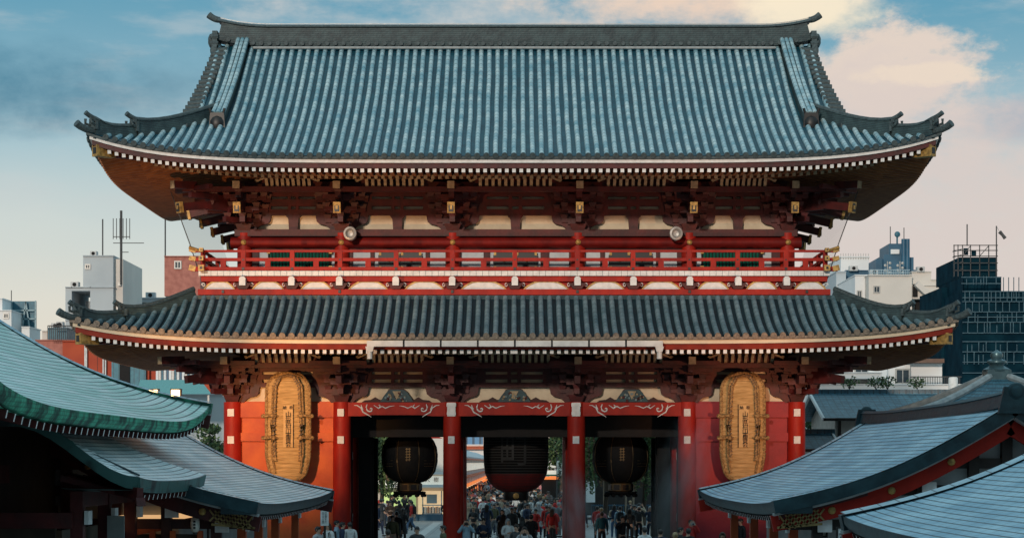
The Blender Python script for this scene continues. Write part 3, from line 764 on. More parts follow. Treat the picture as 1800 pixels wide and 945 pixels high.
for px in (392, 597, 795, 1015, 1212, 1418): v.cbox(X_(px, VY), VY-.04, vz(515), .09, .06, .11, 1)
v.build('veranda_base_beam', [RED, BLK], gate)
v = MB(); vring(v, .25, .35, vz(508), vz(493)); v.build('veranda_backing', [RED], gate)
NP = [427, 513, 597, 696, 795, 905, 1015, 1113, 1212, 1297, 1382]
ns = [X_(p_, VY) for p_ in NP]
for x in ns:
    c = MB(); c.box(x-.115, x+.115, VY-.20, VY+.2, vz(502), vz(489)); c.taper(x, VY, vz(489), .23, .4, .1, .36, .06); c.box(x-.125, x+.125, VY-.16, VY+.1, vz(496), vz(495))
    c.taper(x, VY+.05, vz(508), .30, .3, .62, .32, .22, 1); c.build('white_beam_nose', [WHT, REDD], gate)
def curl(mb, x, y, z, sg, r=.07, m=0):
    mb.tube([(x+sg*(r*(1.9-k*.16))*math.cos(k*.9)*.55, y, z+r*(1.5-k*.1)*math.sin(k*.9)*.7) for k in range(9)], .018, 5, m)
for a, c_ in zip([X_(342, VY)]+ns, ns+[X_(1468, VY)]):
    x0, x1 = a+.33, c_-.33
    if x1-x0 < .5: continue
    H = vz(494)-vz(508); w_ = x1-x0
    pl = [(x0, vz(508))]+[(x0+w_*t, vz(508)+H*min(1, math.sin(math.pi*t)*1.25)**.75) for t in [.04, .1, .17, .25, .35, .5, .65, .75, .83, .9, .96]]+[(x1, vz(508))]
    m_ = MB(); m_.prism(pl[::-1], VY+.16, VY+.24, 0)
    m_.sweep([(x_, VY+.15, z_) for x_, z_ in pl], [(-.02, -.025), (.02, -.025), (.02, .025), (-.02, .025)], (0, 1, 0), 1)
    curl(m_, x0-.02, VY+.12, vz(500), -1, .075, 2); curl(m_, x1+.02, VY+.12, vz(500), 1, .075, 2)
    m_.build('arched_panel', [WHT, GOLD, WHT], gate)
# railing
rail = MB()
vring(rail, .10, .20, vz(442.5), vz(438.5)); vring(rail, .11, .23, vz(458), vz(452.5)); vring(rail, .06, .24, vz(475), vz(468.5))
ends = MB()
for s_ in (-1, 1):
    for yv, zz, w_ in ((VY+.15, vz(440.5), .09), (VY+.17, vz(455), .12), (VY+.15, vz(472), .16)):
        rail.bar((s_*(VX-.1), yv, zz), (s_*(VX+.30), yv, zz+.0), w_, w_)
        rail.bar((s_*(VX-.15), VY+.1, zz), (s_*(VX-.15), VY-.32, zz), w_, w_)
        ends.bar((s_*(VX+.12), yv, zz), (s_*(VX+.36), yv, zz+.06), w_+.03, w_+.04); ends.bar((s_*(VX-.15), VY-.36, zz), (s_*(VX-.15), VY-.14, zz), w_+.05, w_+.05); ends.bar((s_*(VX-.15), VY-.37, zz), (s_*(VX-.15), VY-.36, zz), w_*.5, w_*.6, 1)
    ends.tube([(s_*(VX-.1), VY+.15, vz(441)), (s_*(VX+.15), VY+.1, vz(437)), (s_*(VX+.36), VY+.05, vz(434))], .06, 8)
rl_ = rail.build('balcony_railing', [RED], gate); ends.build('gilt_rail_end', [GOLD, BLK], rl_)
allp = sorted(ns+[-VX+.15, VX-.15])
for x in allp:
    c = MB(); c.cbox(x, VY+.15, vz(475), .17, .15, vz(439)-vz(475)); c.cbox(x, VY+.055, vz(474), .1, .03, .09, 1); c.cbox(x, VY+.09, vz(457), .06, .04, .05, 1); c.build('rail_post', [RED, BLK], rl_)
for a, c_ in zip(allp[:-1], allp[1:]):
    c = MB(); c.cbox((a+c_)/2, VY+.16, vz(468.6), .2, .13, vz(458)-vz(468.6)); c.build('short_rail_post', [RED], rl_)
for s_ in (-1, 1):
    for k in range(6):
        c = MB(); c.cbox(s_*(VX-.15), VY+1.8+k*1.9, vz(475), .15, .17, vz(439)-vz(475)); c.build('rail_post', [RED], rl_)

# ------------------------------------------------------------------ ground storey
for i, x in enumerate(LC):
    for j, y in enumerate((0, 4.1, 8.2)):
        c = MB(); c.lathe([(.50, 0), (.50, .12), (.42, .2)], 24, (x, y, 0), 1); c.lathe([(.345, .2), (.34, 3), (.33, 6.05)], 28, (x, y, 0), 0)
        cc = c.build('column', [RED, mat('granite_base', (.35, .34, .32), rough=.8) if (i, j) == (0, 0) else bpy.data.materials['granite_base']], gate, smooth=35)
        pl = [(766, 779)]
        if i in (2, 3): pl.append((707, 731))
        else: pl.append((718, 731))
        if j == 0:
            for a, b_ in pl:
                q = MB(); z0, z1 = Z_(b_, -.36), Z_(a, -.36); ww = .12 if b_-a < 20 else .155
                q.box(x-ww-.02, x+ww-.02, -.385, -.32, z0, z1)
                if b_-a > 20: q.box(x-ww-.04, x+ww, -.41, -.36, z1-.15, z1-.02); q.box(x-ww-.03, x+ww-.01, -.40, -.36, z0+.06, z0+.16)
                q.build('white_fitting', [WHT], cc)
        else:
            q = MB(); q.box(x-.1, x+.1, y-.38, y-.32, 3.9, 4.2); q.box(x-.1, x+.1, y-.38, y-.32, 1.5, 1.8); q.build('white_fitting', [WHT], cc)
# lintels with white scrolls, frog-leg struts
def scroll(mb, x, y, z, sg):
    r0 = .22
    mb.tube([(x+sg*(r0*math.exp(-k*.2))*math.cos(k*.55+2.2), y, z+(r0*math.exp(-k*.2))*math.sin(k*.55+2.2)) for k in range(15)], .028, 5, 0, scale=[.5]+[1]*9+[.8]*5)
    mb.tube([(x+sg*a, y, z+b_) for a, b_ in ((-.62, .14), (-.5, .13), (-.36, .04), (-.28, -.12), (-.1, -.22), (.02, -.30))], .026, 5, 0, scale=[.3, .7, 1, 1.1, .8, .3])
    mb.tube([(x+sg*a, y, z+b_) for a, b_ in ((-.36, .16), (-.34, .08), (-.28, -.02))], .022, 5, 0, scale=[.3, 1, .5])
    mb.tube([(x+sg*a, y, z+b_) for a, b_ in ((.12, .14), (.3, .02), (.42, .10), (.55, .03), (.72, .1), (.88, .12))], .024, 5, 0, scale=[.4, 1, .9, 1, .7, .2])
    mb.tube([(x+sg*a, y, z+b_) for a, b_ in ((.3, .02), (.36, .12), (.30, .16))], .018, 5, 0)
for i in (1, 2, 3):
    x0, x1 = LC[i]+.34, LC[i+1]-.34; cm = (x0+x1)/2
    l = MB(); l.prism([(x0-.1, lzz(731)), (x0+.4, lzz(731)+.0), (x0+.8, lzz(729)), (x1-.8, lzz(729)), (x1-.4, lzz(731)), (x1+.1, lzz(731)), (x1+.1, lzz(707)), (x0-.1, lzz(707))], -.22, .2)
    lt = l.build('lintel', [RED], gate)
    s_ = MB(); scroll(s_, x0+.75, -.235, lzz(718.5), 1); scroll(s_, x1-.75, -.235, lzz(718.5), -1); s_.build('white_scroll', [WHT], lt)
    H = lzz(682)-lzz(707)
    o = [(-1.15, 0), (-1.05, .08), (-.85, .10), (-.7, .2), (-.55, .10), (-.45, .12), (-.36, .3), (-.28, H-.06), (-.2, H), (.2, H), (.28, H-.06), (.36, .3), (.45, .12), (.55, .10), (.7, .2), (.85, .10), (1.05, .08), (1.15, 0)]
    k = MB(); k.prism([(cm+a*1.15, lzz(707)+z) for a, z in o], -.16, .01); kk = k.build('frog_leg_strut', [REDX], gate)
    k = MB(); k.prism([(cm+a, lzz(707)+z+.02) for a, z in ((-.62, 0), (.62, 0), (.5, .2), (.36, .38), (.24, .46), (-.24, .46), (-.36, .38), (-.5, .2))], -.20, -.155)
    random.seed(i); 
    for q in range(26):
        a = random.uniform(-.45, .45); z = random.uniform(.05, .42-abs(a)*.5); k.ball((cm+a, -.205, lzz(707)+z), random.uniform(.03, .065), 6, 1+(q % 3))
    k.prism([(cm+a, lzz(707)+z) for a, z in ((-.16, .42), (0, .1), (.16, .42))], -.235, -.19, 2)
    k.build('painted_carving', [mat('teal_carving', (.02, .07, .08), (.012, .035, .045)) if i == 1 else bpy.data.materials['teal_carving'], mat('grey_blue_cloud', (.2, .28, .3)) if i == 1 else bpy.data.materials['grey_blue_cloud'], TAN, REDD], kk)
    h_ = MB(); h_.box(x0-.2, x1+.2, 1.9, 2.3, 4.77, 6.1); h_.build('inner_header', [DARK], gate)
# outer bays: boarded walls
for i, tone in ((0, REDW), (4, mat('flood_tinted_crimson_wall', (.34, .012, .022), (.24, .008, .02), rough=.6, scale=1.3, bump=.3, bscale=9))):  # right wall: reddish flood light put into the colour
    x0, x1 = LC[i]+.3, LC[i+1]-.3
    w = MB(); w.box(x0, x1, .05, .2, .3, lzz(705)); ww = w.build('boarded_wall', [tone], gate)
    for a, b_ in ((733, 708), (775, 760), (888, 878)):
        q = MB(); q.box(x0-.02, x1+.02, -.10 if a < 800 else -.0, .06, lzz(a), lzz(b_)); q.build('wall_rail', [tone], ww)
    q = MB(); q.box(x0, x1, -.08, .1, 0, .35); q.build('wall_sill', [REDD], ww)
    w = MB(); w.box(x0, x1, 8.0, 8.15, .3, 6.2); w.build('boarded_wall', [RED], gate)
for x in (LC[0], LC[1], LC[4], LC[5]):
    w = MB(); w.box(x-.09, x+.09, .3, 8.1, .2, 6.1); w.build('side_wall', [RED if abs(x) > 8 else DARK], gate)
for sg in (-1, 1):
    for y in (3.6, 4.7, 7.5):
        w = MB(); w.box(min(sg*5.62, sg*6.1), max(sg*5.62, sg*6.1), y, y+.14, .1, 4.8); w.build('folded_door_leaf', [DARK], gate)
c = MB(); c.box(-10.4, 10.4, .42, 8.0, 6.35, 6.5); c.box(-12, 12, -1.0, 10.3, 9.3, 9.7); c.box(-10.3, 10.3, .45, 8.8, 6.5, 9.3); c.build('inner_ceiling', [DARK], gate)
b = MB()
for i in range(5): b.box(LC[i]+.3, LC[i+1]-.3, 8.02, 8.4, 4.86, 6.3); b.box(LC[i]+.3, LC[i+1]-.3, 3.9, 4.3, 5.3, 6.3)
b.build('rear_header', [REDD], gate)
# plinth
p_ = MB(); p_.box(-11.6, 11.6, -1.2, 9.4, .006, .10); p_.build('stone_plinth', [bpy.data.materials['granite_base']], gate)
# bird nets hung from the eave to the balcony corners
NET = mat('fine_net', (.5, .5, .47), (.4, .4, .38), rough=.8, alpha=.22)
NETL = mat('net_cord', (.08, .08, .08), rough=.8)
for sx in (-1, 1):
    n_ = MB(); A = (sx*12.9, 0.3, 13.95); B = (sx*11.5, -.5, 10.2); Cc = (sx*11.4, 9, 10.2); D_ = (sx*12.6, 9.6, 13.9)
    n_.grid(lambda a, b_: tuple((A[k]*(1-a)+B[k]*a)*(1-b_)+(D_[k]*(1-a)+Cc[k]*a)*b_ for k in range(3)), 8, 8)
    no = n_.build('bird_net', [NET], gate); n_ = MB(); n_.tube([A, ((A[0]+B[0])/2-sx*.08, -.1, (A[2]+B[2])/2-.1), B], .018, 5); n_.build('net_edge_cord', [NETL], no)

# ------------------------------------------------------------------ giant straw sandals
def sandal(x, label, left):
    r = empty('straw_sandal', (x, -.55, Z_(846, -.6)), label, 'straw sandal', 'giant straw sandals hung on the gate')
    H = 4.05; Wd = .82
    def outl(t):   # half width at height fraction t
        a = .62+.38*min(1, t/.25)**.55 if t < .25 else 1.
        if t > .82: a = math.sqrt(max(.0, 1-((t-.82)/.19)**2))*.999
        if t < .10: a *= math.sqrt(max(.05, 1-((.10-t)/.115)**2))
        return Wd*a
    b_ = MB(); N = 84
    def fn(a, t):
        th = (a-.5)*math.pi; w = outl(t); rib = .034*abs(math.sin(t*N*.62*math.pi/2+math.sin(a*9)*.5))
        bulge = .30*(math.cos(th)**.7 if math.cos(th) > 0 else 0)
        return (w*math.sin(th), -bulge-rib, H*t)
    b_.grid(fn, 22, 150, 0)
    b_.grid(lambda a, t: (outl(t)*(2*a-1), .12, H*t), 4, 40, 0)
    b_.build('sole', [STRAW], r, smooth=60, local=True)
    c = MB()
    def edge(sg, off): return [(sg*(outl(t)-off), -.14, H*t) for t in [.02+.97*k/40 for k in range(41)]]
    for sg in (-1, 1): c.tube(edge(sg, .03), .075, 8)
    c.tube([(-.50+.0, -.2, H*.955), (-.2, -.36, H*.985), (.1, -.36, H*.985), (.5, -.2, H*.95)], .08, 8)
    c.build('braided_rim', [STRAWD], r, smooth=60, local=True)
    for sg in (-1, 1):
        c = MB(); path = [(0, -.42, H*.97), (sg*.25, -.42, H*.955), (sg*.43, -.40, H*.87), (sg*.46, -.36, H*.70), (sg*.50, -.36, H*.52), (sg*.48, -.36, H*.36), (sg*.47, -.36, H*.24)]
        c.tube(path, .055, 8); c.tube([(p_[0]+sg*.10, p_[1]+.03, p_[2]) for p_ in path[1:]]+[(sg*.46, -.3, H*.08)], .045, 8)
        for q in range(26):
            f_ = q/25*(len(path)-1.001); i_ = int(f_); u = f_-i_; pt = Vector(path[i_])*(1-u)+Vector(path[i_+1])*u
            c.bar(pt+Vector((-.06, -.03, -.03)), pt+Vector((.06, -.03, .05)), .04, .035, 1)
        c.taper(sg*.47, -.36, H*.19, .16, .1, .09, .08, .22); c.build('strap_rope', [STRAWD, mat('dark_twist', (.12, .08, .05)) if 'dark_twist' not in bpy.data.materials else bpy.data.materials['dark_twist']], r, smooth=50, local=True)
        for t in (.60, .40):
            k = MB(); k.tube([(sg*.36, -.36, H*t), (sg*.6, -.42, H*t+.02), (sg*.90, -.30, H*t-.01)], .05, 8, scale=[.8, 1, 1.1]); k.ball((sg*.90, -.30, H*t), .085, 8); k.ball((sg*.5, -.42, H*t), .09, 8, None, (1.2, .8, 1)); k.build('rope_knot', [STRAWD], r, smooth=60, local=True)
    c = MB(); c.grid(lambda a, t: (-.16+.36*a, -.335-.012*math.cos((a-.5)*2), 1.28+1.55*t), 3, 3); c.build('label_board', [mat('pale_straw_board', (.66, .45, .20), (.58, .38, .16), rough=.8) if left else bpy.data.materials['pale_straw_board']], r, local=True)
    c = MB()
    c.box(.205, .225, -.365, -.33, 1.26, 2.86) if left else c.box(-.2, -.18, -.365, -.33, 1.26, 2.86)
    tx = .03 if left else .07
    for k, ch in enumerate('山形県村山市'): text_at(c, ch, .225, tx, -.37, 2.50-.155*k-(0 if k < 4 else .0))
    for k, ch in enumerate('奉賛会'): text_at(c, ch, .22, tx, -.37, 1.65-.145*k+.02)
    text_at(c, '奉', .15, tx+.10, -.37, 2.74); text_at(c, '納', .15, tx-.14, -.37, 2.74)
    c.build('ink_lettering', [INK], r, local=True)
    c = MB(); c.bar((0, -.05, H*.96), (0, .5, H*1.0), .12, .12); c.build('hanging_hook', [STEEL], r, local=True)
sandal(X_(507, -.6), 'giant straw sandal on the orange-lit left wall of the gate', True)
sandal(X_(1305, -.6), 'giant straw sandal on the crimson right wall, its thick ropes hanging from the top', False)

# ------------------------------------------------------------------ lanterns
def bronze_lantern(x, label):
    MK = bpy.data.materials
    r = empty('bronze_lantern', (x, 4.4, 2.45), label, 'lantern', 'round black lanterns in the side passages')
    c = MB(); prof = [(.02, .55), (.45, .55), (.62, .60), (.85, .75), (1.03, 1.0), (1.11, 1.35), (1.12, 1.65), (1.08, 1.95), (.97, 2.2), (.82, 2.38), (.6, 2.48), (.3, 2.5), (.02, 2.5)]
    c.lathe(prof, 48, (0, 0, 0), 0, lambda a: 1-.012*abs(math.sin(a*4))); c.build('body', [mat('dark_bronze', (.004, .006, .008), (.008, .009, .010), rough=.75, metal=.0, spec=.2, bump=.2) if 'dark_bronze' not in bpy.data.materials else bpy.data.materials['dark_bronze']], r, smooth=50, local=True)
    for k in range(8):
        a = math.pi/8+k*math.pi/4; q = MB(); q.tube([(rr*1.004*math.cos(a), rr*1.004*math.sin(a), z) for rr, z in prof[2:-2]], .014, 5); q.build('gilt_rib', [mat('dull_gilt', (.16, .12, .06), (.09, .07, .04), rough=.5, metal=.6) if 'dull_gilt' not in bpy.data.materials else bpy.data.materials['dull_gilt']], r, local=True)
    q = MB(); 
    for sg in (-1, 1): q.bar((sg*.05, -1.12, 1.40), (sg*.05, -1.12, 1.92), .02, .02)
    for k in range(5): q.bar((-.10, -1.125, 1.45+k*.105), (.10, -1.125, 1.46+k*.105), .02, .025)
    for z in (1.2, 1.3, 1.42): 
        for sg in (-1, 1): q.bar((sg*.62, -.93, z), (sg*.95, -.57, z), .02, .02)
    q.build('raised_lettering', [bpy.data.materials['dull_gilt']], r, local=True)
    q = MB(); q.lathe([(.02, .18), (.42, .18), (.5, .24), (.5, .5), (.42, .56), (.02, .56)], 8, (0, 0, 0), 0)
    for k in range(8):
        a = k*math.pi/4+math.pi/8; q.bar((.47*math.cos(a)-.12*math.sin(a), .47*math.sin(a)+.12*math.cos(a), .37), (.47*math.cos(a)+.12*math.sin(a), .47*math.sin(a)-.12*math.cos(a), .37), .03, .2, 1)
    q.build('base_drum', [bpy.data.materials['dull_gilt'], BLK], r, local=True)
    q = MB(); q.lathe([(.02, .06), (.5, .06), (.66, .14), (.62, .2), (.02, .2)], 16)
    for k in range(12):
        a = k*math.pi/6; q.ball((.6*math.cos(a), .6*math.sin(a), .05), .08, 6)
    q.build('skirt', [bpy.data.materials['dark_bronze']], r, local=True)
    q = MB(); q.tube([(0, 0, 2.45), (0, 0, 3.85)], .08, 8); q.taper(0, 0, 2.48, .9, .9, .5, .5, .2); q.build('hanger', [BLK], r, local=True)
bronze_lantern(X_(720, 4.4), 'round black bronze lantern hanging in front of the yellow-green screen, left passage')
bronze_lantern(X_(1091, 4.4), 'round black bronze lantern hanging in front of the willows, right passage')
r = empty('paper_lantern', (X_(907, 4.4), 4.4, 2.3), 'giant red paper lantern with black lettering hanging over the crowd in the middle passage', 'lantern')
LRED = bands(mat('red_lantern_paper', (.20, .012, .010), (.12, .01, .01), rough=.7, scale=3), 2, .11, .25, .5, .6, uv=False)
NETG = bands(mat('netted_lantern_paper', (.010, .008, .008), (.006, .007, .008), rough=.85, spec=.15, scale=5), 2, .105, .22, .6, .6, uv=False, dcol=(.12, .12, .11, 1))
c = MB(); prof = [(.02, .33), (.50, .33), (.60, .36), (.86, .50), (1.05, .70), (1.18, .95), (1.22, 1.05)]
c.lathe(prof, 48, m=0); c.lathe([(1.225, 1.05), (1.27, 1.4), (1.29, 1.9), (1.29, 2.7), (1.22, 3.2), (1.0, 3.6), (.6, 3.75), (.02, 3.75)], 48, m=1)
c.build('paper_body', [LRED, NETG], r, smooth=50, local=True)
c = MB(); vs, fs = text_mesh('舟', 1.7, .01)
bend = lambda q: ((1.31)*math.sin(q[0]/1.31), -(1.31)*math.cos(q[0]/1.31)*1.0, q[2])
for ch, z in (('舟', 3.0), ('町', 1.95)):
    vs, fs = text_mesh(ch, 1.35, .0)
    bm = bmesh.new(); vv = [bm.verts.new(p_) for p_ in vs]
    for f_ in fs:
        try: bm.faces.new([vv[k] for k in f_])
        except Exception: pass
    bmesh.ops.triangulate(bm, faces=bm.faces[:]); bmesh.ops.subdivide_edges(bm, edges=[e_ for e_ in bm.edges if e_.calc_length() > .12], cuts=4)
    bm.verts.index_update(); c.add([tuple(v_.co) for v_ in bm.verts], [[v_.index for v_ in f_.verts] for f_ in bm.faces], None, lambda p_: bend((p_[0], 0, z+p_[1]))); bm.free()
c.build('black_lettering', [INK], r, local=True)
c = MB(); c.lathe([(.02, 0), (.46, 0), (.5, .05), (.5, .34), (.02, .34)], 32); lb = c.build('base_ring', [BLK], r, smooth=40, local=True)
c = MB(); c.lathe([(.01, 0), (.11, 0), (.12, .02), (.05, .04), (.01, .04)], 16); c.v = [(a, -.50-z_, .18+b_) for a, b_, z_ in c.v]; c.build('gilt_crest', [GOLD], lb, local=True)
c = MB(); c.lathe([(.02, 3.72), (.62, 3.72), (.62, 3.95), (.02, 3.95)], 24); c.tube([(0, 0, 3.9), (0, 0, 4.1)], .1, 8); c.build('top_ring', [BLK], r, local=True)
# horn speakers under the eave
for px, lab in ((616, 'grey horn loudspeaker on the left of the upper storey wall'), (1188, 'grey horn loudspeaker on the right of the upper storey wall')):
    x = X_(px, -.2); z = Z_(411, -.2); r = empty('loudspeaker', (x, -.2, z), lab, 'loudspeaker', 'loudspeakers on the upper storey')
    q = MB(); sc = [(.12, .30), (.16, .27), (.245, .05), (.255, -.12), (.235, -.24), (.17, -.26), (.10, -.1), (.02, -.08)]
    q.lathe([(a, b_) for a, b_ in sc], 20); q.v = [(a, c_*1.0, b_*1.05) for a, b_, c_ in q.v]; q.build('horn', [STEEL], r, smooth=50, local=True)
    q = MB(); q.bar((0, .2, -.1), (0, .55, -.1), .06, .06); q.build('mount', [STEEL], r, local=True)
# ================================================================== COPPER-ROOFED HALLS IN FRONT
def copper(name, c1, c2, per=.18, ln=.5, dcol=(.02, .04, .05, 1), dark=.12, rough=.42):
    return bands(mat(name, c1, c2, rough=rough, scale=1.1, bump=.25, uv=True, contrast=(.36, .6), metal=.0, detail=9, stretch=(.5, 1.6, 1)), 1, per, .2, dark, .7, True, 0, ln, dcol=dcol)
COP_R = copper('patinated_copper_right', (.48, .69, .79), (.26, .46, .58))
COP_L = copper('patinated_copper_left', (.84, .86, .85), (.54, .64, .67))
COP_G = copper('green_streaked_copper', (.78, .88, .84), (.50, .72, .65), .24, .38)
COP_E = bands(mat('dark_copper_edge', (.025, .07, .085), (.012, .035, .045), rough=.4, scale=3, metal=.3, bump=.2), 1, .05, .3, .6, .2, uv=False)
COP_V = bands(mat('verdigris_edge', (.08, .52, .33), (.015, .10, .07), rough=.6, scale=2.2, bump=.4, contrast=(.42, .58), detail=8), 1, .14, .15, .4, .4, False, 2, .07, stagger=False)
GREYW = mat('grey_hall_plaster', (.42, .44, .44), (.34, .36, .36), rough=.85, scale=2)
DWOOD = mat('dark_wood_and_shade', (.03, .022, .018), (.018, .014, .012), rough=.75, scale=3)  # dark wood; on the worship hall wall it stands for deep shade
ORG = mat('orange_post', (.52, .10, .02), (.40, .06, .015), rough=.5, scale=3)
BROWN = bands(mat('ribbed_brown_board', (.16, .12, .08), (.10, .075, .05), rough=.7, scale=3), 1, .11, .3, .5, .3, uv=False)

def hall(name, sx, label, Xe, Xr, Yn, Yf, ze, zr, lift, lp, cop, edge, band, sp, sag=.13, wall=1.9, gable=True, posts=(), rafw=.05, rafh=.10, ridge=True, cat='hall', wallm=None):
    r = empty(name, (sx*(Xe+Xr)/2, (Yn+Yf)/2, 0), label, cat)
    T = lambda b: Yn+(Yf-Yn)*b
    lf_ = lambda b: lift*abs(2*b-1)**lp
    def S(a, b): return (sx*(Xe+(Xr-Xe)*a), T(b), ze+(zr-ze)*(a-sag*math.sin(math.pi*min(a, 1)))+lf_(b)*(1-a)**2)
    def S2(a, b): p = S(a, b); return (sx*(2*Xr)-p[0], p[1], p[2])
    m = MB(); m.grid(lambda a, b: S(b, a), 40, 24, 0, (Yf-Yn, (Xr-Xe)*1.13)); m.grid(lambda a, b: S2(b, a), 20, 12, 0, (Yf-Yn, (Xr-Xe)*1.13))
    roof = m.build('roof', [cop], r)
    # thick eave edge, verge edges
    for fn, nm in ((S, 'eave_edge'), (S2, 'eave_edge')):
        m = MB(); pts = [fn(0, b/40) for b in range(41)]
        sg = sx if fn is S else -sx
        m.sweep(pts, [(-.0, 0.004), (.03, -band*.5), (.12, -band), (.75, -band*1.05), (.75, -.02)] if False else [(0, .004), (-.04*sg*0-.0, -band*.45), (.0, -band*.5)], None, 0) if False else None
        i0 = len(m.v); sec = [(0, .012), (.02, -band*.45), (.10, -band*.9), (.16, -band), (.8, -band*.95), (.8, -band*.35), (.3, -band*.25)]
        for p in pts:
            for o_, dz in sec: m.v.append((p[0]+sg*o_, p[1], p[2]+dz))
        k = len(sec)
        for j in range(len(pts)-1):
            for q in range(k): m.face((i0+j*k+q, i0+j*k+(q+1) % k, i0+(j+1)*k+(q+1) % k, i0+(j+1)*k+q))
        m.face([i0+q for q in range(k)]); m.face([i0+(len(pts)-1)*k+q for q in range(k)][::-1])
        m.build(nm, [edge], roof, smooth=30)
    for b, yo in ((0, -1), (1, 1)):
        for fn in (S, S2):
            pts = [fn(a/16, b) for a in range(17)]; m = MB()
            m.sweep([(x, y-yo*.14, z-band*.5+.0) for x, y, z in pts], [(-.15, -band*.5), (.15, -band*.5), (.15, band*.5+.012), (-.15, band*.5+.012)], (0, 1, 0), 0)
            m.sweep([(x, y-yo*.19, z-band-.02) for x, y, z in pts], [(-.14, -.03), (.14, -.03), (.14, .02), (-.14, .02)], (0, 1, 0), 1)
            m.build('verge_edge', [edge, bpy.data.materials.get('grey_verge_strip') or mat('grey_verge_strip', (.38, .40, .40), rough=.5)], roof)
            m = MB(); m.grid(lambda u, v: (fn(u, b)[0], fn(u, b)[1]-yo*(.02+.42*v), fn(u, b)[2]+.06-.03*v), 24, 1, 0, ((Xr-Xe)*1.13, .42))
            m.build('verge_cap', [VCAP], roof)
            m = MB(); m.sweep([(x, y-yo*.42, z-band-.22) for x, y, z in pts], [(-.06, -.17), (.06, -.17), (.06, .17), (-.06, .17)], (0, 1, 0), 0); bb = m.build('bargeboard', [RED if sx > 0 else REDD], r)
            m = MB()
            for a in (4, 8, 12): m.ball((pts[a][0], pts[a][1]-yo*.34, pts[a][2]-band-.22), .085, 8, None, (1, .5, 1))
            m.build('gilt_boss', [GOLD], bb)
            # gilt openwork at the foot
            m = MB(); x0 = pts[0][0]; sg = 1 if fn(1, 0)[0] > fn(0, 0)[0] else -1; z0 = pts[0][2]-band-.10
            for q in range(7):
                xx = x0+sg*(.15+.12*q); zz = z0+.02*q
                m.bar((xx, pts[0][1]-yo*.33, zz+.05), (xx+sg*.22, pts[0][1]-yo*.33, zz-.24+.012*q), .03, .035); m.bar((xx, pts[0][1]-yo*.33, zz-.22), (xx+sg*.22, pts[0][1]-yo*.33, zz+.08), .03, .035)
            m.bar((x0+sg*.1, pts[0][1]-yo*.33, z0-.2), (x0+sg*1.05, pts[0][1]-yo*.33, z0-.26+.14), .03, .05); m.build('gilt_lattice', [bpy.data.materials['aged_gilt_lattice'] if 'aged_gilt_lattice' in bpy.data.materials else mat('aged_gilt_lattice', (.36, .25, .10), (.22, .15, .06), rough=.5, metal=.5)], bb)
    # rafters under the visible eave
    for fn, sg in ((S, sx), (S2, -sx)):
        m = MB()
        mb2 = MB(); mb2.grid(lambda u, v: (fn(0, u)[0]+sg*(.12+v*(wall+.2)), fn(0, u)[1]+(.2 if u == 0 else -.2 if u == 1 else 0), fn(0, u)[2]-band-.012+v*.55), 20, 2); mb2.build('soffit', [DWOOD], roof)
        y = Yn+.35
        while y < Yf-.3:
            b = (y-Yn)/(Yf-Yn); p = fn(0, b)
            mb_ = MB(); mb_.bar((p[0]+sg*.14, y, p[2]-band-rafh*.62), (p[0]+sg*(wall+.1), y, p[2]-band-rafh*.6+.5), rafw, rafh, 0, 1)
            if fn is S: mb_.build('rafter', [REDD, WHT], roof)
            y += sp
    # ridge
    if ridge:
        m = MB(); pts = [(sx*Xr, T(b/20), zr+.10*abs(b/10-1)**3) for b in range(21)]
        m.sweep(pts, [(-.22, -.15), (.22, -.15), (.16, .12), (.20, .13), (.12, .20), (-.12, .20), (-.20, .13), (-.16, .12)], (1, 0, 0), 0)
        for b, yo in ((0, -1), (20, 1)):
            p = pts[b]; m.taper(p[0], p[1]+yo*.06, p[2]-.3, .75, .12, .5, .12, .55); m.lathe([(.02, -.02), (.3, -.02), (.32, .04), (.3, .12), (.02, .14)], 20, (0, 0, 0)) if False else m.ball((p[0], p[1]+yo*.1, p[2]+.16), .19, 12, None, (1, .35, 1))
        m.build('ridge', [COP_E], roof, smooth=30)
    # body
    bx0, bx1 = Xe+wall, 2*Xr-Xe-wall
    zt = ze+.05
    m = MB(); m.box(min(sx*bx0, sx*bx1), max(sx*bx0, sx*bx1), Yn+1.1, Yf-1.1, .02, zt); m.build('wall', [wallm or GREYW], r)
    if gable:
        pl = [(S(a/12, 0)[0], S(a/12, 0)[2]-band-.1) for a in range(3, 13)]; pl += [(sx*2*Xr-x, z) for x, z in pl[::-1]][1:]
        m = MB(); m.prism(pl, Yf-1.0, Yf-.85); m.build('gable_wall', [GREYW], r); m = MB(); m.prism(pl, Yn+.85, Yn+1.0); gw_ = m.build('gable_wall', [GREYW], r)
        m = MB()
        for z in (ze-.35, ze+.38, ze+.95):
            h = (z-ze)/(zr-ze); x0 = Xe+(Xr-Xe)*max(.0, h+.18)+.2
            m.box(min(sx*x0, sx*(2*Xr-x0)), max(sx*x0, sx*(2*Xr-x0)), Yn+.72, Yn+.86, z-.11, z+.11)
        for a in (.2, .42, .64, .86, 1.0):
            x = sx*(Xe+(Xr-Xe)*a); zz = S(a, 0)[2]-band-.25; m.cbox(x, Yn+.76, .0, .22, .2, zz)
        m.build('gable_beams', [DWOOD if sx > 0 else REDX], gw_)
        m = MB()
        for a in (.2, .42, .64):
            x = sx*(Xe+(Xr-Xe)*a); zz = S(a, 0)[2]-band-.62; m.cbox(x+.14, Yn+.60, zz, .30, .06, .26); m.build('white_beam_end', [WHT], gw_); m = MB()
    for y in posts:
        m = MB(); m.cbox(sx*(Xe+.75), y, 0, .20, .20, ze-band-.05); m.build('post', [ORG], r)
        m = MB(); m.cbox(sx*(Xe+.62), y, ze-band-.34, .06, .3, .22); m.build('white_beam_end', [WHT], r)
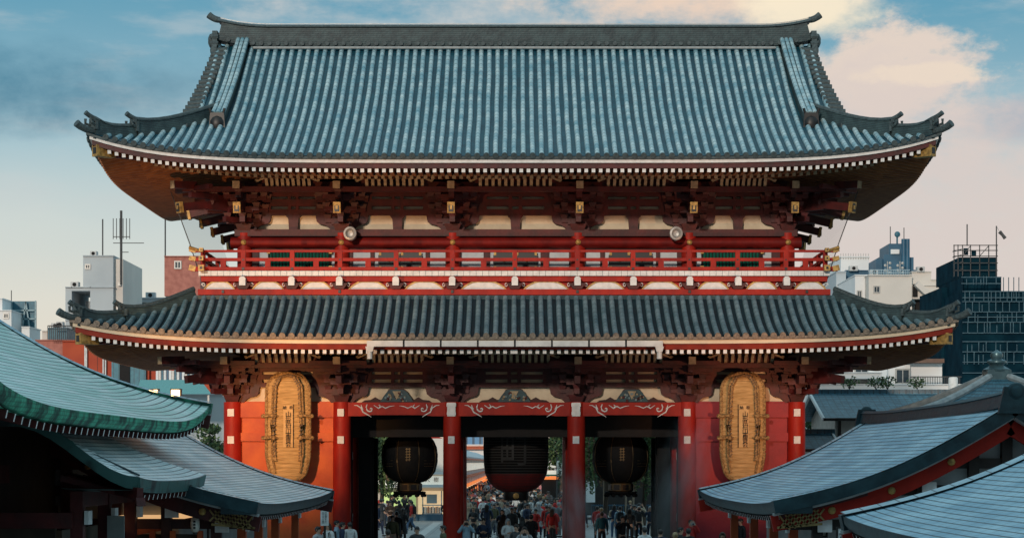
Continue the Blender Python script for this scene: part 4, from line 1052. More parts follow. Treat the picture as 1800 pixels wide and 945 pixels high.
    if posts:
        m = MB(); m.box(min(sx*(Xe+.68), sx*(Xe+.82)), max(sx*(Xe+.68), sx*(Xe+.82)), Yn+1, Yf-1, ze-band-.2, ze-band-.05); m.build('eave_beam', [RED], r)
    return r, S
VCAP = bands(mat('copper_verge_cap', (.52, .68, .74), (.34, .50, .58), rough=.35, scale=2, metal=.3, uv=True), 0, .34, .08, .2, .3, True)
VCAP.name = 'copper_verge_cap'
h1, _ = hall('amulet_hall', 1, 'low hall with blue-grey copper gable roof and gilt bosses, right of the gate', 5.48, 10.5, -33.2, -15.5, 2.83, 5.02, .15, 3, COP_R, COP_E, .25, .36, posts=(-30.6, -27.2, -23.2, -18.5), cat='temple hall')
hall('amulet_hall', 1, 'copper roof cut off by the bottom right corner of the view', 5.48, 10.5, -58, -41.7, 2.78, 5.0, .14, 3, COP_R, COP_E, .25, .36, posts=(-43.2,), cat='temple hall')
h3, _ = hall('amulet_hall', -1, 'low hall with pale grey-white copper gable roof, left of the gate beside the sandal', 5.5, 10.5, -31.6, -13.6, 2.80, 4.9, .12, 3, COP_L, COP_E, .25, .36, posts=(-28.6, -25.6, -22.2, -17.5), cat='temple hall')
h4, S4 = hall('worship_hall', -1, 'large hall with sweeping pale green copper roof and verdigris eave, bottom left', 7.87, 14.2, -45.4, -22.5, 4.72, 8.0, .60, 5, COP_G, COP_V, .26, .50, sag=.10, wall=2.2, gable=False, rafw=.07, rafh=.13, cat='temple hall', wallm=DWOOD)  # near-black wall colour carries the darkness under the eave
# pent roof of the worship hall
m = MB()
XA, YN2, YF2 = -6.95, -37.4, -29.4
m.grid(lambda a, b: (XA-2.3*b, YN2+(YF2-YN2)*a+(1-a)*2.2*b, 3.42+1.0*(b-.08*math.sin(math.pi*b))+.10*abs(2*a-1)**3*(1-b)), 24, 8, 0, (8, 2.6))
def kz(x): t = min(1, max(0, (-6.95-x)/2.4)); return 1.25*t*t*(3-2*t)
m.grid(lambda a, b: (XA-4.5*a-2.3*b*(1-a), YN2+2.2*b, 3.52-.10*a+1.0*b*(1-a*.4)+kz(XA-4.5*a)*(1-b*.3)), 24, 8, 0, (5, 2.6))
pr = m.build('pent_roof', [COP_L], h4)
m = MB(); e1 = [(XA, YF2+(YN2-YF2)*k/20, 3.42+.10*abs(k/10-1)**3) for k in range(21)]+[(XA-4.5*a/16, YN2, 3.52-.10*a/16+kz(XA-4.5*a/16)) for a in range(1, 17)]
for k in range(len(e1)-1):
    a, b = e1[k], e1[k+1]; i = len(m.v)
    off = (-.5, 0) if k < 20 else (0, .5)
    m.v += [a, b, (b[0]+off[0]*.1, b[1]+off[1]*.1, b[2]-.24), (a[0]+off[0]*.1, a[1]+off[1]*.1, a[2]-.24), (b[0]+off[0]*3, b[1]+off[1]*3, b[2]-.20), (a[0]+off[0]*3, a[1]+off[1]*3, a[2]-.20)]
    m.face((i, i+1, i+2, i+3)); m.face((i+3, i+2, i+4, i+5))
m.build('eave_edge', [bands(mat('mottled_copper_edge', (.05, .14, .13), (.02, .035, .035), rough=.5, scale=1.2, contrast=(.5, .62)), 1, .3, .06, .5, .2, False)], pr)
for k in range(16):
    y = YN2+.5+k*.48; q = MB(); q.bar((XA-.10, y, 3.12), (XA-1.6, y, 3.5), .06, .11, 0, 1); q.build('rafter', [REDD, WHT], pr)
q = MB(); q.bar((XA-.0, YN2+.0, 3.22), (XA-1.8, YN2+1.8, 3.5), .14, .2); q.bar((XA+.02, YN2-.02, 2.98), (XA+.0, YN2+.0, 3.14), .2, .03); q.build('hip_rafter', [REDD], pr)
for (a, b) in (((XA-.02, YN2+.02, 3.56), (XA-1.25, YN2+1.15, 4.02)),):
    q = MB(); q.bar(a, b, .03, .03); q.build('hip_seam', [COP_E], pr)
q = MB()
for y in (-36.8, -34.3, -31.6, -29.2, -27): q.cbox(-8.2, y, 0, .24, .24, 3.3)
post = q.v; 
for y in (-36.8, -34.3, -31.6, -29.2, -26.5):
    q = MB(); q.cbox(-8.25, y, 0, .24, .24, 3.25); q.build('post', [REDD], h4)
    q = MB(); q.cbox(-8.05, y, 2.62, .08, .34, .26); q.build('white_beam_end', [WHT], h4)
q = MB(); q.box(-8.32, -8.16, -36.8, -24, 2.95, 3.25); q.box(-13, -8.3, -37.1, -36.9, 2.55, 2.85); q.build('wall_beams', [REDD], h4)
q = MB(); q.box(-8.7, -8.6, -36.6, -24, 0, 2.5); q.box(-14, -8.7, -36.7, -36.6, 0, 2.75); q.build('brown_panelling', [BROWN], h4)
q = MB()
for k in range(5): q.box(-8.58, -8.50, -32.2+k*2.0, -30.4+k*2.0, 2.34, 2.64)
q.build('pale_shutter', [mat('self_glowing_tan_panel', (.55, .42, .26), (.42, .32, .2), rough=.7, emit=((1, .58, .26, 1), .75))], h4)  # panels given a glow of their own for warm light under the eave
q = MB(); q.box(-8.5, -8.38, -32.4, -21.5, 2.16, 2.33); q.build('orange_rail', [ORG], h4)
for a, b, c_, d in ((243, 299, 904, 920), (304, 346, 901, 914)):
    x0, z1 = W(a, c_, -30.62); x1, z0 = W(b, d, -30.62); q = MB(); q.box(x0, x1, -30.66, -30.6, z0, z1); q.build('glowing_tan_panel', [bpy.data.materials['self_glowing_tan_panel']], h3)  # same tan board, warm light built into its material
xa, za = W(238, 933, -30.8); xb, zb = W(350, 913, -30.8); q = MB(); q.bar((xa, -30.8, za), (xb, -30.8, zb), .12, .17); q.build('orange_rail', [ORG], h3)
q = MB(); q.box(X_(238, -30.7), X_(350, -30.7), -30.72, -30.68, 1.2, 2.22); q.build('brown_panelling', [BROWN], h3)
for px in (268, 304, 352): q = MB(); q.cbox(X_(px, -30.9), -30.9, 0, .12, .12, 2.3); q.build('post', [ORG], h3)
q = MB(); q.box(-8.12, -7.78, -34.7, -34.65, 2.28, 2.73); tag(q.build('notice_board', [mat('grey_notice', (.30, .33, .32), (.25, .28, .27), rough=.5)]), 'blank grey notice board under the lower left eave', 'notice board')
q = MB(); q.box(-15, -9.9, -43.6, -43.4, 3.6, 4.0); q.box(-9.95, -9.75, -43.8, -36, 3.4, 3.75)
q.build('head_beam', [REDD], h4)
q = MB()
for x in (-14, -11.9, -9.9): q.cbox(x, -43.3, 0, .3, .3, 4.2)
q.build('front_wall', [REDX], h4) if False else None
for y in (-43.2, -40.2):
    q = MB(); q.cbox(-9.85, y, 0, .28, .28, 4.2); q.build('post', [REDD], h4)
q = MB(); q.box(-10.1, -10.0, -43, -37, 0, 2.6); q.build('brown_panelling', [BROWN], h4)

# ------------------------------------------------------------------ things round the halls
def scribble(mb, x, y, z0, w, h, n=9, col=1, seed=1, ax='x'):
    """dense brush strokes in vertical columns"""
    rr = random.Random(seed); 
    for c_ in range(max(1, int(w/.09))):
        xx = x-w/2+.05+c_*.09; z = z0+h-.04
        while z > z0+.04:
            a, b = rr.uniform(.015, .04), rr.uniform(.006, .02)
            if ax == 'x': mb.box(xx-a, xx+a, y-.008, y, z-b, z, col)
            z -= rr.uniform(.03, .05)
def board(name, px0, px1, py0, py1, Y, label, cat, fm=None, frame=True, seed=1, txt=None, group=None, post=False):
    x0, z1 = W(px0, py0, Y); x1, z0 = W(px1, py1, Y); m = MB(); r = empty(name, ((x0+x1)/2, Y, 0 if post else z0), label, cat, group)
    m = MB(); m.box(x0, x1, Y, Y+.05, z0, z1); pn_ = m.build('panel', [fm or WHT], r)
    if frame:
        m = MB(); t = .035
        m.box(x0-t, x1+t, Y-.02, Y+.06, z1, z1+t); m.box(x0-t, x1+t, Y-.02, Y+.06, z0-t, z0); m.box(x0-t, x0, Y-.02, Y+.06, z0, z1); m.box(x1, x1+t, Y-.02, Y+.06, z0, z1); m.build('frame', [DWOOD], r)
    m = MB()
    if txt: text_at(m, txt, (x1-x0)*.9, (x0+x1)/2, Y-.012, (z0+z1)/2-.02, 0)
    else: scribble(m, (x0+x1)/2, Y-.004, z0+.03, (x1-x0)*.75, z1-z0-.06, col=0, seed=seed)
    m.build('brush_lettering', [INK], r)
    m = MB()
    if post: m.cbox((x0+x1)/2, Y+.09, 0, .07, .07, z1-.05)
    else: m.cbox((x0+x1)/2, Y+.03, z1, .02, .02, .35)
    m.build('support', [DWOOD], r)
board('sign_board', 1434, 1452, 913, 941, -32.2, 'dark framed panel of small brush writing under the right hall gable', 'sign board', mat('aged_paper', (.45, .43, .38)), seed=5)
board('sign_board', 1473, 1493, 928, 952, -33.4, 'white sign with the black character 古 under the right hall', 'sign board', WHT, txt='古')
board('sign_board', 367, 385, 915, 960, -30.6, 'narrow white board of bold brush strokes under the left hall gable', 'sign board', WHT, seed=9)
board('sign_board', 563.5, 577.5, 896, 923, -9, 'white post sign with three lines of writing by the left column', 'sign board', WHT, frame=False, seed=13, post=True)
board('sign_board', 424, 437, 918, 934, -24, 'small white card hanging beside the orange posts of the left hall', 'sign board', WHT, seed=17, frame=False)
# small round paper lantern
def small_lantern(px, py, Y, r_, h, label, group, fm):
    x, z = W(px, py, Y); r = empty('hanging_lantern', (x, Y, z-h/2), label, 'lantern', group)
    m = MB(); m.lathe([(r_*.55, 0), (r_*.85, h*.12), (r_, h*.35), (r_, h*.65), (r_*.85, h*.88), (r_*.55, h)], 14); m.build('shade', [fm], r, smooth=60, local=True)
    m = MB(); m.lathe([(.01, -.03), (r_*.55, -.03), (r_*.55, .02), (.01, .02)], 12); m.lathe([(.01, h-.02), (r_*.55, h-.02), (r_*.55, h+.04), (.01, h+.04)], 12); m.tube([(0, 0, h), (0, 0, h+.5)], .012, 5); m.build('cap', [BLK], r, local=True)
    m = MB()
    for k in range(3): m.cbox(0, -r_-.004, h*(.24+.2*k), r_*.5, .012, h*.12)
    m.build('black_mark', [INK], r, local=True)
LANT = mat('white_paper', (.8, .76, .68), (.7, .65, .55), rough=.8, scale=6)
small_lantern(343, 921, -31.0, .10, .34, 'small white and black lantern under the left hall eave', 'small lanterns by the halls', LANT)
# ================================================================== TOWN BEHIND
ORD = ['first', 'second', 'third', 'fourth', 'fifth', 'sixth', 'seventh', 'eighth', 'ninth', 'tenth', 'eleventh', 'twelfth', 'thirteenth', 'fourteenth', 'fifteenth', 'sixteenth', 'seventeenth', 'eighteenth', 'nineteenth', 'twentieth']
ORD += ['twenty-'+q for q in ORD[:9]]+['thirtieth']+['thirty-'+q for q in ORD[:9]]+['fortieth']+['forty-'+q for q in ORD[:9]]
GREYB = mat('grey_render', (.52, .57, .59), (.44, .49, .52), rough=.85, scale=.25, bump=.1)
BEIGE = mat('beige_tile_facade', (.72, .67, .61), (.62, .58, .53), rough=.8, scale=.3)
WHB = mat('white_render', (.82, .83, .82), (.74, .75, .75), rough=.8, scale=.3)
BRICK = mat('pink_brown_brick', (.50, .20, .155), (.38, .14, .11), rough=.85, scale=2.5)
BLUEB = mat('blue_steel_cladding', (.03, .12, .20), (.02, .08, .14), rough=.5, scale=.6)
GLASS = mat('window_glass', (.03, .06, .08), (.02, .035, .05), rough=.12, spec=.8, scale=.5)
TEALF = mat('teal_frame', (.03, .16, .22), (.02, .10, .15), rough=.5)
ORW = bands(mat('orange_red_facade', (.48, .075, .025), (.38, .05, .02), rough=.75, scale=.5), 0, 3.6, .012, .3, 0, uv=False)
def face_box(mb, px0, px1, py0, py1, Y, dep, m=0):
    x0, z1 = W(px0, py0, Y); x1, z0 = W(px1, py1, Y); mb.box(min(x0, x1), max(x0, x1), Y, Y+dep, z0, z1, m)
def windows(b, rects, Y, gm=None, fm=None):
    for px0, px1, py0, py1 in rects:
        f = MB(); x0, z1 = W(px0, py0, Y); x1, z0 = W(px1, py1, Y); t = .10
        f.box(x0-t, x1+t, Y-.10, Y-.004, z0-t, z0); f.box(x0-t, x1+t, Y-.10, Y-.004, z1, z1+t); f.box(x0-t, x0, Y-.10, Y-.004, z0, z1); f.box(x1, x1+t, Y-.10, Y-.004, z0, z1); f.box((x0+x1)/2-.03, (x0+x1)/2+.03, Y-.08, Y-.03, z0, z1)
        o = f.build('window', [fm or STEEL], b); g_ = MB(); g_.box(x0, x1, Y-.05, Y-.006, z0, z1); g_.build('pane', [gm or GLASS], o)
def building(name, label, cat, Y, boxes, mats, wins=(), x=None):
    px = sum(b[0]+b[1] for b in boxes)/2/len(boxes); r = empty(name, (X_(px, Y), Y+4, 0), label, cat)
    for k, b in enumerate(boxes):
        m = MB(); face_box(m, b[0], b[1], b[2], b[3], Y+(b[5] if len(b) > 5 else 0), b[4], 0); m.build('wall' if k == 0 else 'wall_block', [mats[b[6] if len(b) > 6 else 0]], r)
        m = MB(); face_box(m, b[0]-.6, b[1]+.6, b[2]-1.6, b[2], Y-.15+(b[5] if len(b) > 5 else 0), b[4]+.3, 0); m.build('parapet', [mats[b[6] if len(b) > 6 else 0]], r)
    windows(r, wins, Y)
    return r
def antenna(px, py0, py1, Y, label, arms=(), rr=.05, name='antenna'):
    x, z1 = W(px, py0, Y); z0 = W(px, py1, Y)[1]; r = empty(name, (x, Y, z0), label, 'antenna')
    m = MB(); m.tube([(x, Y, z0), (x, Y, z1)], rr, 6); m.build('mast', [NETL], r)
    for (a0, a1, z, kind) in arms:
        q = MB(); xa, zz = W(a0, z, Y); xb = W(a1, z, Y)[0]; q.bar((xa, Y, zz), (xb, Y, zz), .06, .06)
        if kind:
            for k in range(kind): 
                xx = xa+(xb-xa)*k/(kind-1); q.tube([(xx, Y, zz-.2), (xx, Y, zz+1.6)], .035, 5)
        q.build('aerial_arm', [NETL], r)
    return r
# left
a = building('apartment_block', 'stepped grey block with a square opening and small window, left skyline', 'building', 100, [(115, 199, 563, 610, 7), (115, 126, 505, 563, 7), (158.5, 199, 505, 563, 7), (126, 158.5, 505, 511, 7), (146, 199, 450, 505, 7), (115, 146, 563-58, 505+.1, 7) if False else (115, 199, 548, 563, 7, .01)], [GREYB], [(151.5, 157.5, 466, 471)])
m = MB(); face_box(m, 199, 216, 455, 600, 100.5, 9, 0); m.build('side_wing', [BEIGE], a); m = MB(); face_box(m, 150, 158, 529, 548, 103, 2, 0); m.build('opening_block', [GREYB], a)
m = MB(); face_box(m, 115, 146, 487+18, 506, 100, 7); m.build('ledge', [GREYB], a)
m = MB(); face_box(m, 205, 214, 540, 552, 100.2, .4, 0); face_box(m, 207, 212, 497, 502, 100.2, .4, 0); m.build('plant_box', [STEEL], a)
antenna(213, 370, 500, 99.5, 'tall mast with a comb of aerials on the grey block', [(199, 228, 416, 6), (199, 253, 427, 0), (211, 226, 443, 0)], .11)
antenna(180.5, 385, 450, 102, 'plain thin pole on the roof of the grey block', (), .06)
antenna(238, 480, 523, 110, 'short thin pole right of the grey block', (), .05)
antenna(290.5, 381, 452, 92, 'thin pole on the pink brick tower', (), .06)
antenna(20, 510, 530, 109, 'short thin pole behind the billboard frame', (), .04)
building('brick_tower', 'pink-brown brick tower with one tiny window beside the balcony', 'building', 92, [(289, 352, 451, 520, 8), (291, 352, 520, 560, 7, .4, 1)], [BRICK, GREYB], [(308.5, 317, 460.5, 470.5)])
building('low_roof_block', 'long low grey rooftop between the grey block and the brick tower', 'building', 112, [(190, 300, 524, 620, 9), (215, 232, 516, 524, 4, 2)], [GREYB], [(232, 262, 532, 540)])
b_ = empty('billboard_frame', (X_(35, 108), 108, 0), 'back of a dark teal billboard with diagonal struts, far left', 'billboard')
m = MB(); face_box(m, 6, 62, 529, 600, 108, .5); m.build('panel', [TEALF], b_)
m = MB()
for p_, q_ in (((45, 530), (36, 600)), ((45, 530), (55, 600)), ((6, 545), (62, 545)), ((6, 560), (62, 560)), ((20, 530), (20, 600)), ((62, 528), (62, 610))):
    xa, za = W(p_[0], p_[1], 107.6); xb, zb = W(q_[0], q_[1], 107.6); m.bar((xa, 107.7, za), (xb, 107.7, zb), .12, .12)
m.build('strut', [mat('steel_blue_strut', (.25, .38, .42), rough=.5)], b_)
building('white_block', 'small white rooftop structures in front of the billboard', 'building', 104, [(-20, 20, 546, 640, 6), (-20, 4, 525, 546, 5, .5), (38, 52, 575, 640, 4, 1)], [WHB], [(8, 14, 552, 558)])
building('rooftop_block', 'dark rooftop plant with railing on a brown brick block, left', 'building', 84, [(62, 150, 598, 660, 8, 0), (84, 118, 577, 598, 5, .5, 1), (74, 84, 582, 598, 3, 1, 2)], [BRICK, TEALF, BEIGE], [])
m = MB()
for k in range(14): xa, za = W(84+k*3.4, 572, 83); m.cbox(xa, 83, za-1.1, .05, .05, 1.1)
xa, za = W(84, 572, 83); xb = X_(130, 83); m.box(xa, xb, 82.97, 83.03, za-.05, za+.03); tag(m.build('roof_railing', [NETL]), 'black rooftop railing above the brown brick block', 'railing')
# orange market building on the left under the eave
o_ = building('market_building', 'long orange-red building with white pipes and teal shutters under the left eave', 'building', 62, [(110, 262, 600, 800, 10), (262, 420, 640, 800, 10, .3, 0)], [ORW], [])
for px in (150, 152.5, 182, 186, 276):
    m = MB(); xa = X_(px, 61.9); m.tube([(xa, 61.8, Z_(700, 62)), (xa, 61.8, Z_(602, 62))], .05, 6); m.build('white_pipe', [WHT], o_)
m = MB(); face_box(m, 196, 256, 628, 700, 61.7, .25); sh = m.build('teal_shutter', [bands(mat('teal_shutter', (.03, .20, .26), (.02, .14, .2), rough=.5), 0, .35, .15, .5, .2, uv=False)], o_)
m = MB(); face_box(m, 210, 228, 636, 700, 61.6, .1); m.build('doorway', [DARK], o_)
random.seed(3)
for k in range(17):
    m = MB(); px = 274+k*4.6; face_box(m, px, px+4.0, 651-random.random()*4, 672, 55, .1); tag(m.build('banner', [(WHB, STEEL, TEALF, WHT, BLUEB)[k % 5]]), '%s in the row above the green awning, %s from the left' % (('white banner', 'grey banner', 'teal banner', 'bright white banner', 'blue banner')[k % 5], ORD[k]), 'banner', 'banners in a row above the green awning')
gr = empty('green_awning', (X_(310, 48), 48, 0), 'pale green corrugated awning behind the lit flood lamp', 'awning')
m = MB(); x0, z0 = W(240, 692, 44); x1 = X_(372, 44); zt = Z_(667, 50); x0b, x1b = X_(246, 50), X_(352, 50)
m.grid(lambda u, v: ((x0+(x1-x0)*u)*(1-v)+(x0b+(x1b-x0b)*u)*v, 44+6*v, z0*(1-v)+zt*v), 60, 2, 0, (16, 6)); m.build('sheet', [bands(mat('pale_green_sheet', (.16, .42, .38), (.10, .32, .30), rough=.45, uv=True), 0, .3, .2, .6, .5)], gr)
m = MB()
for px in (250, 300, 366): m.cbox(X_(px, 44.2), 44.3, 0, .1, .1, z0-.02)
m.build('awning_post', [STEEL], gr)
building('grey_shop', 'plain grey shop wall below the green awning', 'building', 51, [(250, 400, 693, 780, 4)], [GREYB], [])
# right
b2 = building('glass_office', 'pale glazed office with slanting base, right of the balcony end', 'building', 122, [(1478, 1528, 452, 640, 8), (1470, 1487, 478, 640, 8, -2, 1), (1487, 1526, 476, 500, 1, -.5, 2)], [WHB, GREYB, BLUEB], [(1478, 1483, 505, 520), (1488, 1493, 505, 520)])
m = MB()
for k in range(12): xa, za = W(1478+k*4.4, 447, 122); m.cbox(xa, 122, za-.5, .05, .05, .6)
m.build('roof_railing', [STEEL], b2)
b3 = building('concrete_block', 'pale beige concrete building with blue rooftop plant room, right skyline', 'building', 108, [(1527, 1603, 484, 640, 10), (1503, 1527, 484, 640, 10, 2.0, 1), (1603, 1637, 478, 520, 8, 1, 0), (1637, 1648, 492, 520, 6, 1, 0), (1603, 1652, 502, 525, 8, .5, 0), (1603, 1640, 520, 640, 8, 2.5, 0)], [BEIGE, WHB], [(1537, 1545, 504, 513)])
windows(b3, [(1508, 1513, 512, 524)], 110)
m = MB(); face_box(m, 1605, 1613, 499, 521, 108.3, .3); m.build('dark_opening', [DARK], b3)
m = MB(); xa, za = W(1612, 498, 107.5); xb, zb = W(1640, 524, 107.5); m.bar((xa, 108, za), (xb, 108, zb), 1.2, .5); m.build('stair_flank', [BEIGE], b3)
m = MB(); face_box(m, 1610, 1652, 524, 560, 109.5, 3); m.build('dark_understair', [DARK], b3)
p_ = MB(); face_box(p_, 1554, 1592, 447, 484, 111, 6); face_box(p_, 1563, 1588, 428, 447, 111.5, 5); face_box(p_, 1592, 1606, 452, 484, 112, 4); face_box(p_, 1606, 1614, 474, 484, 112, 3); face_box(p_, 1540, 1554, 455, 484, 112, 4); p_.build('plant_room', [BLUEB], b3)
p_ = MB(); face_box(p_, 1566, 1581, 438, 446, 110.8, .2); p_.build('white_panel', [WHB], b3)
p_ = MB()
for px in (1588.5, 1595): xa = X_(px, 110.5); p_.tube([(xa, 110.5, Z_(484, 110.5)), (xa, 110.5, Z_(420, 110.5))], .22, 10)
p_.build('duct_pipe', [BLUEB], b3, smooth=40)
p_ = MB()
for k in range(24): xa, za = W(1529+k*3.0, 474, 107.8); p_.cbox(xa, 107.9, za-.6, .05, .05, .6)
for zz in (474, 479): p_.box(X_(1529, 107.9), X_(1600, 107.9), 107.87, 107.93, Z_(zz, 107.9)-.03, Z_(zz, 107.9)+.03)
p_.build('roof_railing', [mat('pale_blue_rail', (.35, .5, .58), rough=.5)], b3)
for px, lab in ((1560, 'cluster of small dishes on the left of the blue plant room'), (1582, 'cluster of small dishes on the right of the blue plant room')):
    r = empty('dish_cluster', (X_(px, 109), 109, Z_(484, 109)), lab, 'antenna'); m = MB(); m.tube([(0, 0, 0), (0, 0, 1.3)], .05, 6)
    for k in range(5): m.ball(((-1)**k*.22, -.1, .25+.22*k), .14, 8, None, (1, .4, 1))
    m.build('dishes', [STEEL], r, local=True)
r = empty('satellite_dish', (X_(1577, 112), 112, Z_(428, 112)), 'round dish on top of the blue plant room', 'antenna'); m = MB(); m.tube([(0, 0, 0), (0, 0, .7)], .08, 6); m.ball((0, -.1, .85), .28, 12, None, (1, .45, 1)); m.build('dish', [TEALF], r, local=True)
antenna(1565, 398, 428, 112, 'thin whip pole left of the roof dish', (), .04); antenna(1589, 400, 420, 112, 'thin whip pole right of the roof dish', (), .04)
# scaffolded building
sb = empty('scaffolded_building', (X_(1740, 70), 75, 0), 'tall building wrapped in dark blue netting and scaffolding at the right edge', 'building')
NETB = mat('dark_blue_scaffold_net', (.006, .034, .052), (.003, .018, .03), rough=.9, spec=.03, scale=.9, bump=.6, bscale=1.6)
m = MB(); face_box(m, 1692, 1900, 512, 700, 66, 14); face_box(m, 1655, 1692, 505, 700, 72, 8); m.build('netted_wall', [NETB], sb)
m = MB(); face_box(m, 1686, 1752, 452, 488, 70, 8); face_box(m, 1692, 1760, 486, 512, 67, 8); m.build('netted_tower', [NETB], sb)
m = MB(); xs = lambda px, Y: X_(px, Y)
i0 = len(m.v); m.v += [(xs(1654, 80), 80, Z_(512, 80)), (xs(1693, 66), 66, Z_(483, 66)), (xs(1693, 66), 66, 0), (xs(1654, 80), 80, 0)]; m.face((i0, i0+1, i0+2, i0+3)); m.build('netted_side', [NETB], sb)
SCF = mat('scaffold_steel', (.07, .15, .19), (.035, .08, .11), rough=.5, metal=.3)
m = MB()
for k, py in enumerate((487, 498, 512, 523, 530, 548, 557, 566, 585, 600, 618, 636, 655)):
    x0_, x1_ = (1692 if py > 500 else 1690), 1900
    if k < 2: x1_ = 1760
    xa, za = W(x0_, py, 65.8); xb = X_(x1_, 65.8); m.box(xa, xb, 65.74, 65.82, za-.03, za+.03)
random.seed(5)
for py0, py1 in ((485, 500), (512, 530), (530, 548), (548, 566), (566, 585), (600, 618), (618, 640)):
    px = 1694+random.random()*8
    while px < 1800:
        if not (py1 < 505 and px > 1758): xa, za = W(px, py0+random.choice((0, 0, 5)), 65.7); m.cbox(xa, 65.7, W(px, py1, 65.7)[1], .05, .05, za-W(px, py1, 65.7)[1])
        px += random.choice((5, 8, 12, 17))
for px in range(1764, 1800, 9): xa, za = W(px, 492, 66); m.cbox(xa, 66, za-1.3, .05, .05, 1.5)
m.build('scaffold_tubes', [SCF], sb)
m = MB()
for px in (1677, 1684, 1692, 1706, 1722, 1738, 1752):
    xa, z1 = W(px, 430, 69.6); m.cbox(xa, 69.6, Z_(486, 69.6), .06, .06, z1-Z_(486, 69.6))
for py in (431, 440, 450, 462, 475): m.box(X_(1676, 69.6), X_(1754, 69.6), 69.57, 69.63, Z_(py, 69.6)-.03, Z_(py, 69.6)+.03)
for py in (442, 452, 464, 476): m.bar((X_(1675, 74), 74, Z_(py, 74)), (X_(1690, 69.6), 69.6, Z_(py-4, 69.6)), .06, .06)
for a_, c_ in ((1692, 1706), (1722, 1738)): m.bar((X_(a_, 69.6), 69.6, Z_(450, 69.6)), (X_(c_, 69.6), 69.6, Z_(432, 69.6)), .05, .05)
m.build('tower_scaffold', [NETL], sb)
m = MB(); face_box(m, 1694, 1702, 436, 448, 70, .1); face_box(m, 1708, 1716, 440, 450, 70, .1); m.build('tower_sheet', [NETB], sb)
antenna(1700, 394, 432, 70, 'thin pole on the left of the netted tower', (), .045); antenna(1751.5, 397, 486, 69.5, 'thin pole on the right of the netted tower', (), .045)
m = MB(); xa, za = W(1757, 407, 60); xb, zb = W(1767, 419, 60); m.tube([(xa, 60, za), (xa*.5+xb*.5, 60, za*.5+zb*.5+.02), (xb, 60, zb)], .11, 10, scale=[1.2, .9, 1.1]); ws = m.build('windsock', [NETL]); tag(ws, 'small dark streamer flying beside the netted tower', 'windsock')
xa, za = W(1754, 404, 60); m = MB(); m.tube([(X_(1757, 60), 60, Z_(407, 60)), (X_(1752, 69), 69, Z_(398, 69))], .012, 4); m.build('tether', [NETL], ws)
# white house
wh = building('white_house', 'white terraced house with balcony and brown-edged roof, right of the gate', 'building', 58, [(1440, 1600, 632, 760, 9), (1527, 1560, 622, 760, 8, -.5, 0), (1600, 1656, 640, 760, 9, .5, 0), (1440, 1550, 655, 665, 3, -2, 0), (1440, 1690, 676, 690, 3, -1.2, 0)], [WHB], [(1542, 1550, 645, 664), (1504, 1524, 642, 655), (1576, 1597, 650, 672), (1480, 1502, 680, 690)])
m = MB(); face_box(m, 1592, 1660, 630, 637, 57.5, 5); m.build('brown_roof', [mat('brown_tile', (.18, .10, .07))], wh)
m = MB()
for k in range(30): xa, za = W(1600+k*3, 662, 57); m.cbox(xa, 57, za-.75, .04, .04, .75)
m.box(X_(1600, 57), X_(1690, 57), 56.97, 57.03, Z_(662, 57)-.02, Z_(662, 57)+.04); m.build('balcony_rail', [NETL], wh)
m = MB(); xa, za = W(1675.5, 685, 54); m.lathe([(.02, 0), (.3, 0), (.3, .75), (.25, .82), (.02, .84)], 16, (xa, 54, za)); m.tube([(xa, 54, 0), (xa, 54, za)], .12, 6); tag(m.build('water_tank', [WHT], smooth=40), 'round white tank at the end of the balcony', 'water tank')
# tiled houses
JT = bands(mat('blue_grey_pantile', (.05, .16, .22), (.02, .08, .12), rough=.4, scale=2.5, bump=.5, bscale=9, uv=True), 1, .3, .22, .3, 1., True, 0, .3, stagger=False, width2=.2)
def tiled_house(name, label, px0, px1, pye, pyr, Y, dep, gx=30, wl=None, wr=None, wy=800, cat='house'):
    """gable roof, ridge along X"""
    r = empty(name, (X_((px0+px1)/2, Y), Y, 0), label, cat); x0, x1 = X_(px0, Y), X_(px1, Y); ze, zr = Z_(pye, Y), Z_(pyr, Y+dep)
    m = MB(); m.grid(lambda a, b: (x0+(x1-x0)*a, Y+dep*b, ze+(zr-ze)*(b-.06*math.sin(math.pi*b))), 30, 8, 0, (x1-x0, dep*1.1)); m.grid(lambda a, b: (x0+(x1-x0)*a, Y+dep*(2-b), ze+(zr-ze)*b), 6, 3, 0, (x1-x0, dep*1.1)); ro = m.build('roof', [JT], r)
    m = MB(); m.sweep([(x0-.1, Y+dep, zr), (x1+.1, Y+dep, zr)], [(-.16, -.1), (.16, -.1), (.12, .16), (-.12, .16)], (0, 1, 0)); m.build('ridge', [JT], ro)
    for xx in (x0, x1):
        for s_ in (-1, 1): m = MB(); m.bar((xx, Y+dep-s_*dep, ze-.06), (xx, Y+dep, zr-.06), .10, .14); m.build('verge_board', [WHB], ro)
    m = MB(); m.box(x0, x1, Y-.02, Y+.1, ze-.13, ze-.01); m.build('eave_board', [DWOOD], ro)
    m = MB(); m.prism([(Y+.6, 0), (Y+2*dep-.6, 0), (Y+2*dep-.6, ze+.1), (Y+dep, zr-.15), (Y+.6, ze+.1)], x0+.6, x1-.6, 0, None, 'x'); m.build('wall', [mat('cream_wall', (.5, .47, .42)) if 'cream_wall' not in bpy.data.materials else bpy.data.materials['cream_wall']], r)
    m = MB()
    for px in range(int(px0)+28, int(px1)-10, 32): m.cbox(X_(px, Y+.55), Y+.55, 0, .12, .08, ze)
    m.build('timber_posts', [DWOOD], r)
    return r
tiled_house('tiled_house', 'house with blue-grey tiled gable roof behind the right hall', 1448, 1700, 734, 690, 14, 4.2)
tiled_house('tiled_house', 'lower blue-grey tiled roof beside the right outer column', 1405, 1480, 788, 760, 9, 2.6)
